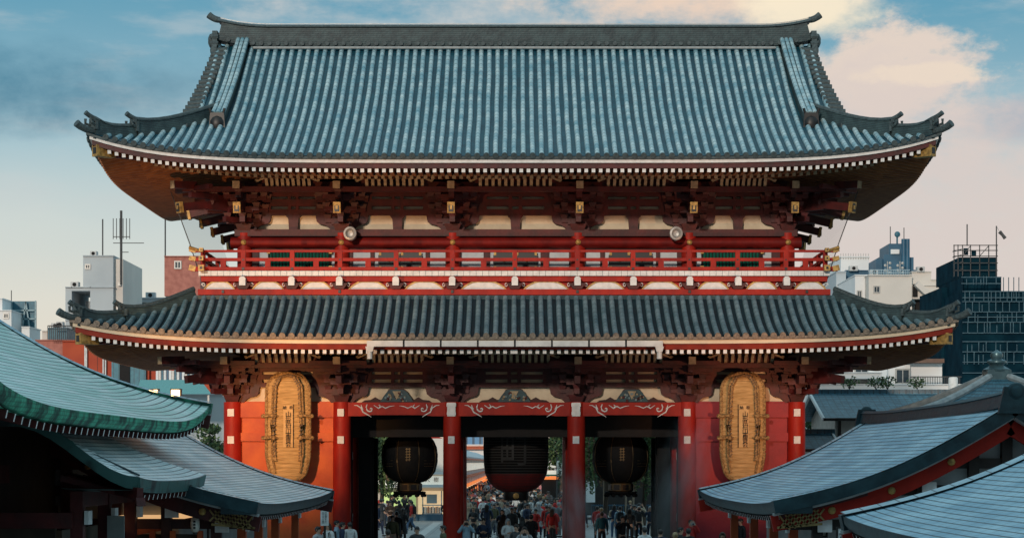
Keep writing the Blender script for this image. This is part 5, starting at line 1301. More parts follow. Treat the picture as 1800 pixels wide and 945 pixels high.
# bell-cast pavilion with finial
r = empty('tiled_pavilion', (X_(1752, -4), -4, 0), 'pyramid-roofed pavilion with a round bronze finial, right edge', 'pavilion')
ax, az = W(1752, 664, -4); hw = 4.2; zb = Z_(742, -8)
m = MB()
for k in range(4):
    c_, s_ = math.cos(k*math.pi/2), math.sin(k*math.pi/2)
    m.grid(lambda a, b: (ax+((2*a-1)*hw*(1-b*.93))*c_+hw*(1-b*.93)*s_, -4+((2*a-1)*hw*(1-b*.93))*s_-hw*(1-b*.93)*c_, zb+(az-zb)*(b-.10*math.sin(math.pi*b))+.15*abs(2*a-1)**3*(1-b)), 16, 12, 0, (hw*2, 4.8))
ro = m.build('roof', [JT], r)
m = MB()
for sx in (-1, 1):
    for sy in (-1, 1): m.tube([(ax+sx*hw*(1-b*.93/8), -4+sy*hw*(1-b*.93/8), zb+(az-zb)*(b/8-.10*math.sin(math.pi*b/8))+.15*(1-b/8)+.06) for b in range(9)], .13, 8)
m.build('hip_ridge', [mat('pale_ridge_tile', (.32, .36, .37), (.2, .24, .25), rough=.5, scale=4)], ro, smooth=40)
m = MB(); m.box(ax-.42, ax+.42, -4.42, -3.58, az-.15, az+.28); m.lathe([(.02, .28), (.45, .28), (.48, .36), (.3, .46), (.22, .52), (.34, .60), (.34, .66), (.18, .74), (.22, .84), (.20, .94), (.08, 1.02), (.02, 1.06)], 20, (ax, -4, az-.06)); m.build('finial', [mat('blued_bronze', (.10, .18, .20), (.06, .11, .13), rough=.35, metal=.5)], r, smooth=35)
m = MB(); m.box(ax-3, ax+3, -7, -1, .02, zb); m.build('wall', [DWOOD], r)

# ------------------------------------------------------------------ foliage
LEAF = mat('dark_green_leaf', (.045, .10, .035), (.02, .05, .025), rough=.7, scale=.8, contrast=(.3, .7)); LEAF2 = mat('willow_leaf', (.13, .19, .06), (.06, .11, .04), rough=.7, scale=.8); LEAF3 = mat('autumn_leaf', (.28, .16, .09), (.18, .12, .07), rough=.7, scale=.8)
BARK = mat('bark', (.09, .065, .045), (.05, .035, .025), rough=.9, scale=3, bump=.6)
def leafy(mb, c, rad, n, sz, rr, mats=(0,)):
    for _ in range(n):
        a, b = rr.uniform(0, 2*math.pi), rr.uniform(-1, 1); q = rr.random()**.4; h = math.sqrt(1-b*b)
        p = Vector((c[0]+rad[0]*q*h*math.cos(a), c[1]+rad[1]*q*h*math.sin(a), c[2]+rad[2]*q*b))
        u = Vector((rr.uniform(-1, 1), rr.uniform(-1, 1), rr.uniform(-1, 1))).normalized()*sz; v = u.cross(Vector((rr.uniform(-1, 1), rr.uniform(-1, 1), rr.uniform(-1, 1)))).normalized()*sz*.55
        i = len(mb.v); mb.v += [tuple(p-u), tuple(p+v), tuple(p+u), tuple(p-v)]; mb.face((i, i+1, i+2, i+3), None, rr.choice(mats))
def tree(name, label, x, y, h, rad, n=2600, seed=1, mats=None, group=None, sz=.16):
    rr = random.Random(seed); r = empty(name, (x, y, 0), label, 'tree', group)
    m = MB(); m.tube([(x, y, 0), (x+.1, y, h*.35), (x-.05, y+.1, h*.6), (x, y, h*.85)], .22, 8, scale=[1.2, .9, .6, .25])
    for k in range(7):
        a = k*2.4; z = h*(.35+.07*k); m.tube([(x, y, z), (x+math.cos(a)*rad*.4, y+math.sin(a)*rad*.4, z+h*.1), (x+math.cos(a)*rad*.75, y+math.sin(a)*rad*.75, z+h*.16)], .08, 6, scale=[1, .7, .3])
    m.build('trunk', [BARK], r, smooth=40)
    m = MB()
    for k in range(26):
        a = rr.uniform(0, 6.28); q = rr.random()**.5*rad*.8; z = h*rr.uniform(.42, .98); s_ = rad*rr.uniform(.2, .42)*(1.15-abs(z/h-.65))
        leafy(m, (x+q*math.cos(a)*(1.3-z/h), y+q*math.sin(a)*(1.3-z/h), z), (s_, s_, s_*.7), n//26, sz, rr, (0, 0, 1))
    m.build('crown', mats or [LEAF, LEAF2], r)
def willow(label, x, y, h, rad, seed, mats):
    rr = random.Random(seed); r = empty('willow_tree', (x, y, 0), label, 'tree', 'willows behind the right passage')
    m = MB(); m.tube([(x, y, 0), (x+.15, y, h*.4), (x, y, h*.75)], .16, 8, scale=[1.2, .9, .6])
    for k in range(8):
        a = k*.8; m.tube([(x, y, h*.7), (x+math.cos(a)*rad*.4, y+math.sin(a)*rad*.4, h*.95), (x+math.cos(a)*rad*.85, y+math.sin(a)*rad*.85, h*.88)], .06, 6, scale=[1, .7, .3])
    m.build('trunk', [BARK], r, smooth=40)
    m = MB()
    for k in range(150):
        a = rr.uniform(0, 6.28); q = rad*math.sqrt(rr.random()); px, py = x+q*math.cos(a), y+q*math.sin(a); z = h*(1.0-.16*(q/rad)**2); L = rr.uniform(.25, .62)*h; mi = rr.choice((0, 0, 1, 1, 2))
        zz = z; sx_w = rr.uniform(-.15, .15)
        while zz > z-L:
            t = (z-zz)/L
            leafy(m, (px+sx_w*t, py, zz), (.10, .10, .12), 4, .11, rr, (mi,)); zz -= .16
    m.build('crown', mats, r)
willow('weeping willow left of the right-hand black lantern', X_(1062, 44), 44, 6.3, 2.6, 3, [LEAF2, LEAF, LEAF3])
willow('weeping willow right of the right-hand black lantern, browning', X_(1130, 46), 46, 6.9, 2.6, 5, [LEAF3, LEAF2, LEAF])
willow('weeping willow seen through the left passage beside the shop', X_(668, 47), 47, 5.8, 1.5, 8, [LEAF, LEAF2, LEAF3])
for k, (px, Y, h, rad) in enumerate(((1055, 62, 9, 4), (1120, 64, 10, 4.5), (1180, 60, 9, 4))):
    tree('broadleaf_tree', ('dark tree behind the left willow', 'tall dark tree between the willows', 'dark tree behind the right willow, by the inner column')[k], X_(px, Y), Y, h, rad, 3500, 11+k, [LEAF, LEAF2], 'trees behind the right passage')
tree('broadleaf_tree', 'green tree seen right of the giant red lantern', X_(985, 95), 95, 8.5, 3.0, 3000, 21, [LEAF, LEAF2])
tree('broadleaf_tree', 'small bush-like tree by the left outer column', X_(372, 32), 32, 5.8, 1.6, 2600, 22, [LEAF, LEAF2], sz=.12)
tree('broadleaf_tree', 'small green tree by the right outer column', X_(1432, 30), 30, 6.6, 1.5, 2200, 23, [LEAF, LEAF2], sz=.12)
for k, px in enumerate((1493, 1540, 1560, 1612)):
    rr = random.Random(40+k); x, z = W(px, 684, 52); r = empty('potted_shrub', (x, 52, z), 'leafy shrub on the white house terrace, %s from the left' % ORD[k], 'shrub', 'shrubs on the white house terrace')
    m = MB(); leafy(m, (0, 0, .45), (.7, .3, .4), 120, .10, rr, (0, 1)); m.build('leaves', [LEAF2, LEAF], r, local=True); m = MB()
    for q in range(4): m.tube([(0, 0, 0), (rr.uniform(-.5, .5), 0, .7)], .02, 4)
    m.build('stem', [BARK], r, local=True)

# ------------------------------------------------------------------ seen through the passages
LIT = mat('lit_shop_interior', (.9, .7, .45), rough=.8, emit=((1, .72, .42, 1), .55)); LITW = mat('lit_white_sign', (.85, .85, .75), rough=.6, emit=((1, .95, .8, 1), .35))
OLAMP = mat('orange_lamp_row', (.9, .25, .05), rough=.6, emit=((1, .26, .06, 1), .7))
YGS = mat('yellow_green_screen', (.55, .70, .25), (.5, .66, .22), rough=.5, scale=2, emit=((.62, .80, .30, 1), .35))
Y0 = 56
sp = empty('souvenir_shop', (X_(715, Y0), Y0+3, 0), 'shop with a white sign band and lit windows seen through the left passage', 'shop')
m = MB(); face_box(m, 560, 800, 770, 912, Y0+.6, 6); m.build('wall', [BEIGE], sp)
m = MB(); face_box(m, 600, 800, 836, 851, Y0-.3, .6); sb_ = m.build('sign_band', [LITW], sp)
m = MB(); text_at(m, '大', .34, X_(752, Y0), Y0-.33, Z_(842, Y0)); text_at(m, '樹', .34, X_(767, Y0), Y0-.33, Z_(842, Y0)); m.build('sign_lettering', [INK], sb_)
m = MB(); face_box(m, 600, 800, 851, 856, Y0-.9, 1.3); face_box(m, 600, 800, 829, 833, Y0-.5, 1.0); m.build('awning', [WHB], sp)
m = MB(); face_box(m, 735, 780, 862, 903, Y0+.2, .3); m.build('display_window', [LIT], sp)
m = MB(); face_box(m, 742, 744, 862, 903, Y0+.0, .15); face_box(m, 775, 777, 862, 903, Y0, .15); face_box(m, 742, 777, 886, 888, Y0, .15); face_box(m, 742, 777, 901, 904, Y0, .15); m.build('window_frame', [WHT], sp)
random.seed(9)
for k in range(12): m = MB(); px = 744+k*2.7; face_box(m, px, px+2.1, 891-random.random()*2, 901, Y0-.05, .1); tag(m.build('boxed_goods', [(BLUEB, WHB, TEALF, BRICK, STEEL)[k % 5]], sp))
m = MB(); face_box(m, 560, 800, 903, 916, Y0-.2, .7); m.build('plinth', [BLUEB], sp)
m = MB(); face_box(m, 750, 768, 868, 884, Y0-.05, .1); m.build('hanging_goods', [GREYB], sp)
sc_ = empty('display_screen', (X_(702, Y0-1), Y0-1, 0), 'yellow-green panel with two dark comma shapes, left passage', 'display screen')
m = MB(); face_box(m, 675, 731, 864, 890, Y0-1, .15); m.build('panel', [YGS], sc_)
for cx_, cy_, s1 in ((690.5, 873, 1), (710, 879, -1)):
    m = MB(); x, z = W(cx_, cy_, Y0-1.02); q = MB(); q.ball((x, Y0-1.03, z), .2, 12, None, (1, .15, .9))
    P = [(x+.05, Y0-1.04, z-.12), (x+.1, Y0-1.04, z-.28), (x+.25, Y0-1.04, z-.42)] if s1 > 0 else [(x+.12, Y0-1.04, z-.02), (x+.24, Y0-1.04, z+.18), (x+.24, Y0-1.04, z+.5)]
    q.tube(P, .07, 8, scale=[1.3, .9, .4]); q.build('comma_shape', [mat('dark_green_ink', (.01, .06, .04)) if 'dark_green_ink' not in bpy.data.materials else bpy.data.materials['dark_green_ink']], sc_, smooth=40)
m = MB()
for px in (677, 729): m.cbox(X_(px, Y0-.9), Y0-.9, 0, .1, .1, Z_(890, Y0-1)+.02)
m.build('stand', [NETL], sc_)
m = MB(); face_box(m, 655, 668, 878, 912, Y0-1.2, .2); tag(m.build('red_panel', [RED]), 'plain red panel by the left inner column', 'panel')
# temple roof gables glimpsed behind the shop
for (p0, p1, p2, lab, mm) in (((640, 772), (700, 765), (640, 800), 'red and green roof verge seen at the left of the left passage', RED), ((800, 800), (752, 766), (800, 780), 'pale green roof verge seen right of the left lantern', COP_G)):
    pts = [W(a, b, 66) for a, b in (p0, p1, p2)]; m = MB()
    m.bar((pts[2][0], 66, pts[2][1]), (pts[1][0], 66, pts[1][1]), .5, .32, 0); m.bar((pts[2][0], 65.8, pts[2][1]+.45), (pts[1][0], 65.8, pts[1][1]+.45), .5, .30, 1); tag(m.build('roof_verge', [RED, COP_G]), lab, 'roof')
# shopping street: rows of stalls
def street_row(sx, y0, y1, n, Xf, lab, grp):
    for k in range(n):
        a = y0+(y1-y0)*k/n; b = y0+(y1-y0)*(k+1)/n-.4
        r = empty('street_stall', (sx*(Xf+2), (a+b)/2, 0), lab(k), 'shop stall', grp)
        m = MB(); m.box(min(sx*Xf, sx*(Xf+4)), max(sx*Xf, sx*(Xf+4)), a, b, .0, 4.2); m.build('wall', [GREYB], r)
        m = MB(); m.box(min(sx*(Xf-.1), sx*(Xf+.0)), max(sx*(Xf-.1), sx*(Xf-.01)), a+.2, b-.2, .9, 1.7); m.build('lit_counter', [LIT], r)
        for q in range(4): m = MB(); yy = a+.4+q*(b-a-.6)/4; m.box(min(sx*(Xf-.5), sx*(Xf-.1)), max(sx*(Xf-.5), sx*(Xf-.1)), yy, yy+.9, .4+.1*(q % 2), 1.35+.15*((q+k) % 3)); m.build('goods_rack', [(BRICK, DARK, BLUEB, OLAMP)[(q+k) % 4]], r)
        m = MB(); m.box(min(sx*(Xf-.25), sx*(Xf-.12)), max(sx*(Xf-.25), sx*(Xf-.12)), a+.05, b-.8, 1.75, 2.0); m.build('lamp_row', [OLAMP], r)
        m = MB(); m.box(min(sx*(Xf-.2), sx*(Xf)), max(sx*(Xf-.2), sx*(Xf)), a, b, 3.1, 3.75); m.build('sign_band', [LITW], r)
        m = MB(); m.prism([(sx*(Xf-.6), 4.1), (sx*(Xf-.6), 4.25), (sx*(Xf+2), 5.3), (sx*(Xf+4.4), 4.25), (sx*(Xf+4.4), 4.1)][::sx], a, b+.3); m.box(min(sx*(Xf-.65), sx*(Xf-.5)), max(sx*(Xf-.65), sx*(Xf-.5)), a, b+.3, 4.0, 4.12, 1); m.box(min(sx*(Xf-.5), sx*Xf), max(sx*(Xf-.5), sx*Xf), a, b+.2, 2.55, 2.7, 1); m.build('roof', [GREYB, ORG], r)
street_row(-1, 62, 240, 16, 4.3, lambda k: 'low stall with orange lamps, %s from the gate on the left side' % ORD[k], 'stalls lining the shopping street')
street_row(1, 78, 240, 14, 5.2, lambda k: 'low stall with a white sign band, %s from the gate on the right side' % ORD[k], 'stalls lining the shopping street')
building('far_tower', 'blue striped building above the far end of the shopping street', 'building', 300, [(812, 848, 758, 782, 8)], [bands(mat('blue_stripe_facade', (.12, .30, .50), (.10, .25, .45), rough=.5), 0, 1.3, .35, .3, 0, uv=False)], [])
building('far_arcade', 'pale building with red cornices closing the far end of the street', 'building', 270, [(800, 1010, 782, 830, 8), (800, 1010, 785, 789, 1, -1, 1)], [WHB, ORG], [])
for k, py in enumerate((816, 829)): small_lantern(983, py, 50, .17, .5, ('upper white paper lantern beside the right inner column of the middle passage', 'lower white paper lantern beside the right inner column of the middle passage')[k], 'white lanterns on a pole', LANT)
m = MB(); m.tube([(X_(979, 50.3), 50.3, 0), (X_(979, 50.3), 50.3, Z_(802, 50.3))], .04, 6); m.bar((X_(978, 50), 50, Z_(803, 50)), (X_(986, 50), 50, Z_(803, 50)), .04, .04); tag(m.build('lantern_pole', [NETL]), 'thin pole carrying two white lanterns', 'pole')
r = empty('snack_booth', (X_(968, 70), 70, 0), 'booth with green-lettered white fascia over an orange front, right of the red lantern', 'booth'); m = MB(); face_box(m, 952, 982, 826, 836, 70, .2); face_box(m, 952, 982, 833, 836, 69.9, .08, 1); m.build('fascia', [LITW, GREEN], r); m = MB(); face_box(m, 952, 983, 837, 842, 70.1, 1.5); m.build('orange_front', [OLAMP], r); m = MB(); face_box(m, 952, 984, 842, 900, 70.3, 1.4); m.build('base', [DARK], r)
# dark hall and fence behind the willows, poles
dh = building('dark_hall', 'dark timber hall in the shade behind the willows', 'building', 58, [(1020, 1230, 800, 905, 6), (1030, 1046, 846, 882, .2, -1, 1)], [DWOOD, WHB], [])
for k, (px, lab) in enumerate(((1061, 'leftmost slim pale post under the willows'), (1099, 'middle slim pale post under the willows'), (1112, 'rightmost slim pale post under the willows'))):
    m = MB(); m.tube([(X_(px, 46), 45.2, 0), (X_(px, 46), 45.2, 3.6)], .06, 8); tag(m.build('slim_post', [mat('pale_pole', (.42, .33, .24)) if k == 0 else bpy.data.materials['pale_pole']]), lab, 'post')
f_ = empty('iron_fence', (X_(1130, 50), 50, 0), 'low dark blue iron fence behind the willows', 'fence')
m = MB()
for px in range(1040, 1180, 4): m.cbox(X_(px, 50), 50, 0, .04, .04, 1.2)
m.build('bars', [BLUEB], f_); m = MB(); m.box(X_(1040, 50), X_(1180, 50), 49.97, 50.03, 1.1, 1.16); m.box(X_(1040, 50), X_(1180, 50), 49.97, 50.03, .2, .26); m.build('rail', [BLUEB], f_)
# low town belt beyond everything
tb = random.Random(77)
for k in range(46):
    x = -330+k*14.5; h = tb.uniform(7, 13) if abs(x) > 14 else 6
    if -14 < x < 14: continue
    m = MB(); w = tb.uniform(10, 15); y = 330+tb.uniform(-20, 30); m.box(x-w/2, x+w/2, y, y+10, 0, h); m.box(x-w/4, x+w/6, y+2, y+6, h, h+1.6)
    for q in range(int(h/3)):
        for u in range(4): m.box(x-w/2+1+u*w/4.2, x-w/2+2.4+u*w/4.2, y-.05, y, 1.5+q*3, 2.8+q*3, 1)
    tag(m.build('town_block', [(GREYB, BEIGE, WHB)[k % 3], GLASS]), 'plain distant town building on the skyline, %s from the left' % ORD[k], 'building', 'distant town buildings')
# air conditioners and ducts on the roofs and walls
AC = mat('ac_unit_metal', (.55, .56, .55), (.45, .46, .46), rough=.5, scale=3)
def unit(px, py, Y, w, h, lab):
    w *= .62; h *= .6
    x, z = W(px, py, Y); r = empty('roof_unit', (x, Y, z), lab, 'air conditioner', 'roof units'); m = MB(); m.box(-w/2, w/2, -.3, .5, 0, h); m.build('case', [AC], r, local=True)
    m = MB(); m.lathe([(.02, -.02), (h*.36, -.02), (h*.36, .02), (.02, .02)], 14); m.v = [(a, -.31-c_, h*.5+b_) for a, b_, c_ in m.v]; m.build('fan_grille', [DARK], r, local=True)
for px, py, Y, w, h, lab in ((165, 450, 101, .9, .7, 'box unit on the top of the grey block'), (132, 505, 101, 1.1, .8, 'box unit on the left step of the grey block'), (265, 524, 113, 1.4, .9, 'wide unit on the long low rooftop'), (243, 524, 113, .9, .7, 'small unit on the long low rooftop'),
        (1618, 478, 109, 1.1, .8, 'unit on the top of the beige stair block'), (1536, 484, 112, 1.2, .9, 'unit at the left edge of the beige block roof'), (1500, 476, 121, 1.3, .8, 'unit on the glazed office roof'), (1560, 655, 59, .8, .6, 'unit on the white house wall'), (98, 577, 86, 1.0, .7, 'unit behind the black rooftop railing'), (106, 577, 86, .8, .9, 'taller unit behind the black rooftop railing')):
    unit(px, py, Y, w, h, lab)
# paved path stripe
m = MB(); m.grid(lambda a, b: (-5.2+.5*a, 12+40*b, .006), 1, 4); tag(m.build('path', [mat('pale_kerb_stone', (.55, .54, .52), rough=.8)]), kind='structure')
# ================================================================== PEOPLE
SKIN = mat('skin', (.55, .32, .22), (.48, .27, .18), rough=.55, scale=8); FEAT = mat('face_feature', (.05, .025, .02), rough=.5)
def cl(n, a, r=.8): return mat(n, a, tuple(x*.7 for x in a), rough=r, scale=6, bump=.4, bscale=14)
PAL = {'black': (.012, .013, .016), 'navy': (.015, .03, .07), 'grey': (.16, .17, .18), 'light grey': (.40, .41, .42), 'white': (.72, .72, .70), 'red': (.55, .025, .02),
       'brown': (.12, .06, .035), 'beige': (.45, .36, .26), 'teal': (.03, .16, .20), 'denim blue': (.06, .13, .24), 'olive': (.10, .10, .05), 'maroon': (.16, .02, .03), 'pale blue': (.30, .45, .55), 'charcoal': (.045, .05, .055), 'pink': (.6, .25, .28)}
CL = {k: cl('cloth_'+k.replace(' ', '_'), v) for k, v in PAL.items()}
HAIR = {'black': mat('black_hair', (.010, .009, .009), (.03, .025, .022), rough=.45, scale=30), 'brown': mat('brown_hair', (.07, .035, .02), (.04, .02, .012), rough=.5, scale=30),
        'grey': mat('grey_hair', (.38, .38, .38), (.25, .25, .25), rough=.6, scale=30), 'fair': mat('fair_hair', (.42, .30, .16), (.30, .2, .1), rough=.5, scale=30)}
SHOE = cl('shoe_dark', (.02, .02, .02)); CAMM = mat('camera_body', (.02, .02, .022), rough=.3)
def skin(vs, es, rs, sub=1):
    me = bpy.data.meshes.new('s'); me.from_pydata(vs, es, []); o = bpy.data.objects.new('s', me); COL.objects.link(o)
    m = o.modifiers.new('s', 'SKIN'); m.use_smooth_shade = True
    for i, r_ in enumerate(rs):
        sv = me.skin_vertices[0].data[i]; sv.radius = r_ if isinstance(r_, tuple) else (r_, r_); sv.use_root = (i == 0)
    if sub: s = o.modifiers.new('u', 'SUBSURF'); s.levels = sub; s.render_levels = sub
    bpy.context.view_layer.update(); dg = bpy.context.evaluated_depsgraph_get(); r = bpy.data.meshes.new_from_object(o.evaluated_get(dg))
    v = [tuple(q.co) for q in r.vertices]; f = [tuple(p.vertices) for p in r.polygons]
    bpy.data.objects.remove(o); bpy.data.meshes.remove(me); bpy.data.meshes.remove(r); return v, f
ARMS = {  # shoulder -> elbow -> wrist for each side (x mirrored), forward is -y
 'stand': [(.19, .0, 1.38), (.23, .02, 1.10), (.24, -.06, .86)],
 'phone': [(.19, .0, 1.38), (.24, -.02, 1.12), (.09, -.27, 1.17)],
 'photo': [(.19, .0, 1.38), (.30, -.16, 1.24), (.10, -.24, 1.54)],
 'raise': [(.19, .0, 1.38), (.27, -.10, 1.20), (.13, -.34, 1.46)],
 'bagup': [(.19, .0, 1.38), (.27, .0, 1.14), (.20, -.20, 1.02)]}
def make_person(pose, stride, hair, extra=()):
    r = bpy.data.objects.new('person', None); COL.objects.link(r)
    A = ARMS[pose]; st = .24 if stride else .0
    hipz = .90 if stride else .92
    L = {1: [(.09, 0, hipz-.04), (.10, -st*.75, .50), (.11, -st*1.0, .09)], -1: [(-.09, 0, hipz-.04), (-.10, st*.15, .49), (-.11, st*1.3, .11 if st else .09)]}
    V = [(0, 0, hipz), (0, .005, 1.10), (0, 0, 1.28), (0, .01, 1.40), (0, -.005, 1.47), (0, -.02, 1.53), (0, -.01, 1.60), (0, 0, 1.665)]
    E = [(0, 1), (1, 2), (2, 3), (3, 4), (4, 5), (5, 6), (6, 7)]; RS = [(.14, .10), (.12, .09), (.15, .10), (.08, .07), .052, (.066, .078), (.078, .094), (.05, .06)]
    SV, SE, SR = [(0, 0, hipz-.02), (0, .005, 1.10), (0, 0, 1.28), (0, .01, 1.40)], [(0, 1), (1, 2), (2, 3)], [(.175, .125), (.155, .115), (.175, .125), (.10, .08)]
    TV, TE, TR = [(0, 0, hipz+.05), (0, 0, hipz-.02)], [(0, 1)], [(.145, .11), (.15, .11)]
    for sg in (1, -1):
        i = len(V); V += [(sg*A[0][0], A[0][1], A[0][2]), (sg*A[1][0], A[1][1], A[1][2]), (sg*A[2][0], A[2][1], A[2][2])]; E += [(3, i), (i, i+1), (i+1, i+2)]; RS += [.055, .040, .026]
        w = Vector((sg*A[2][0], A[2][1], A[2][2])); el = Vector((sg*A[1][0], A[1][1], A[1][2])); d = (w-el).normalized()
        V.append(tuple(w+d*.07)); E.append((i+2, i+3)); RS.append((.036, .018))
        j = len(SV); SV += [(sg*A[0][0], A[0][1], A[0][2]-.005), (sg*A[1][0], A[1][1], A[1][2]), tuple(w-d*.02)]; SE += [(3, j), (j, j+1), (j+1, j+2)]; SR += [.078, .060, .046]
        i = len(V); V += [L[sg][0], L[sg][1], L[sg][2]]; E += [(0, i), (i, i+1), (i+1, i+2)]; RS += [.085, .055, .038]
        j = len(TV); TV += [L[sg][0], L[sg][1], L[sg][2]]; TE += [(1, j), (j, j+1), (j+1, j+2)]; TR += [.098, .070, .058]
    vb, fb = skin(V, E, RS); m = MB(); m.add(vb, fb, 0)
    for sg in (1, -1):      # fingers and thumb
        w = Vector((sg*A[2][0], A[2][1], A[2][2])); el = Vector((sg*A[1][0], A[1][1], A[1][2])); d = (w-el).normalized(); s_ = d.cross(Vector((0, -1, .3))).normalized(); n_ = s_.cross(d)
        for k in range(4):
            b = w+d*.085+s_*(-.03+.02*k); l = (.065, .075, .07, .055)[k]; m.tube([b-d*.02, b+d*l*.6, b+d*l+n_*.018*(1 if pose == 'stand' else -1)], .0095, 5, 0, scale=[1, .95, .7])
        m.tube([w+d*.04+s_*.03*-sg, w+d*.075+s_*.055*-sg, w+d*.10+s_*.05*-sg], .011, 5, 0, scale=[1, 1, .7])
    for sg in (1, -1): m.ball((sg*.03, -.102, 1.605), .011, 6, 1); m.ball((sg*.078, -.005, 1.59), .022, 6, 0, (.5, 1, 1.3)); m.bar((sg*.018, -.104, 1.625), (sg*.045, -.098, 1.628), .006, .006, 1)
    m.ball((0, -.108, 1.575), .016, 6, 0, (.8, 1, 1.4)); m.bar((-.022, -.098, 1.54), (.022, -.098, 1.54), .008, .008, 1)
    m.build('body', [SKIN, FEAT], r, smooth=60, local=True)
    v, f = skin(SV, SE, SR); m = MB(); m.add(v, f)
    if 'skirt' in extra: m.lathe([(.15, .95), (.17, .8), (.24, .5), (.22, .5), (.14, .9)], 16)
    if 'coat' in extra: m.lathe([(.16, 1.0), (.18, .85), (.22, .55), (.20, .55), (.14, .95)], 16)
    m.tube([(.075*math.cos(a), .01+.07*math.sin(a), 1.435-.015*math.cos(a*1)) for a in [k*math.pi/5 for k in range(11)]], .022, 6)
    m.build('jacket', [CL['black']], r, smooth=60, local=True)
    v, f = skin(TV, TE, TR); m = MB(); m.add(v, f); m.build('trousers', [CL['black']], r, smooth=60, local=True)
    for sg in (1, -1): m = MB(); p = L[sg][2]; m.ball((p[0], p[1]-.05, p[2]-.045), .055, 8, None, (.85, 2.3, .8)); m.build('shoe', [SHOE], r, smooth=60, local=True)
    m = MB()
    m.ball((0, .018, 1.618), .101, 12, None, (.90, 1.0, .98)); m.ball((0, -.045, 1.665), .07, 10, None, (1.05, .9, .55))
    if hair == 'long': m.sweep([(0, .05, 1.62), (0, .075, 1.5), (0, .085, 1.34)], [(-.085, -.03), (.085, -.03), (.075, .035), (-.075, .035)], (1, 0, 0)); [m.tube([(s_*.075, -.0, 1.64), (s_*.088, .0, 1.52), (s_*.08, .01, 1.38)], .028, 6) for s_ in (1, -1)]
    if hair == 'cap': m.sweep([(0, -.08, 1.665), (0, -.165, 1.65)], [(-.06, -.006), (.06, -.006), (.06, .006), (-.06, .006)], (1, 0, 0))
    if hair == 'bun': m.ball((0, .12, 1.63), .045, 8)
    m.build('hair', [HAIR['black']], r, smooth=60, local=True)
    if 'pack' in extra:
        m = MB(); m.taper(0, .20, 1.00, .30, .16, .26, .12, .42); [m.tube([(s_*.11, .14, 1.38), (s_*.12, .02, 1.46), (s_*.13, -.12, 1.36), (s_*.14, -.08, 1.1)], .018, 5) for s_ in (1, -1)]; m.build('backpack', [CL['navy']], r, local=True)
    return r
PROTO = {}
def proto(pose, stride, hair, extra=()):
    k = (pose, stride, hair, tuple(extra))
    if k not in PROTO: PROTO[k] = make_person(*k); PROTO[k]['used'] = 0
    return PROTO[k]
USED = set()
def person(x, y, rz, pose, stride, hair, top, legs, hc, label, extra=(), group=None, h=1.0, packc=None):
    p = proto(pose, stride, hair, extra)
    if id(p) in USED or p.name in USED: o = copy_tree(p)
    else: o = p; USED.add(p.name)
    if 'used' in o: del o['used']
    o.location = (x, y, 0.004); o.rotation_euler = (0, 0, R(rz)); o.scale = (h, h, h); tag(o, label, 'person', group)
    for c_ in o.children:
        n = c_.name.split('.')[0]; mm = {'jacket': CL[top], 'trousers': CL[legs], 'hair': HAIR[hc] if hc in HAIR else CL[hc], 'backpack': CL[packc or 'navy']}.get(n)
        if mm: c_.material_slots[0].link = 'OBJECT'; c_.material_slots[0].material = mm
    return o
def held(name, label, cat, p, off, sz, m_, lens=False):
    """thing in a person's hands; off in the person's own axes"""
    a = p.rotation_euler.z; x = p.location.x+off[0]*math.cos(a)-off[1]*math.sin(a); y = p.location.y+off[0]*math.sin(a)+off[1]*math.cos(a)
    r = empty(name, (x, y, off[2]*p.scale.z), label, cat, None, a); m = MB(); m.box(-sz[0]/2, sz[0]/2, -sz[1]/2, sz[1]/2, -sz[2]/2, sz[2]/2); m.box(-sz[0]*.25, sz[0]*.25, -sz[1]*.4, sz[1]*.4, sz[2]/2, sz[2]*.68); m.build('case', [m_], r, local=True)
    if lens: m = MB(); m.tube([(0, -sz[1]/2, 0), (0, -sz[1]/2-.06, 0)], .03, 10); m.build('lens', [BLK], r, local=True)
def at_head(px, py, h=1.70): s = (py-812)/(3.8-h); Y = 3525/s-75; return X_(px, Y), Y
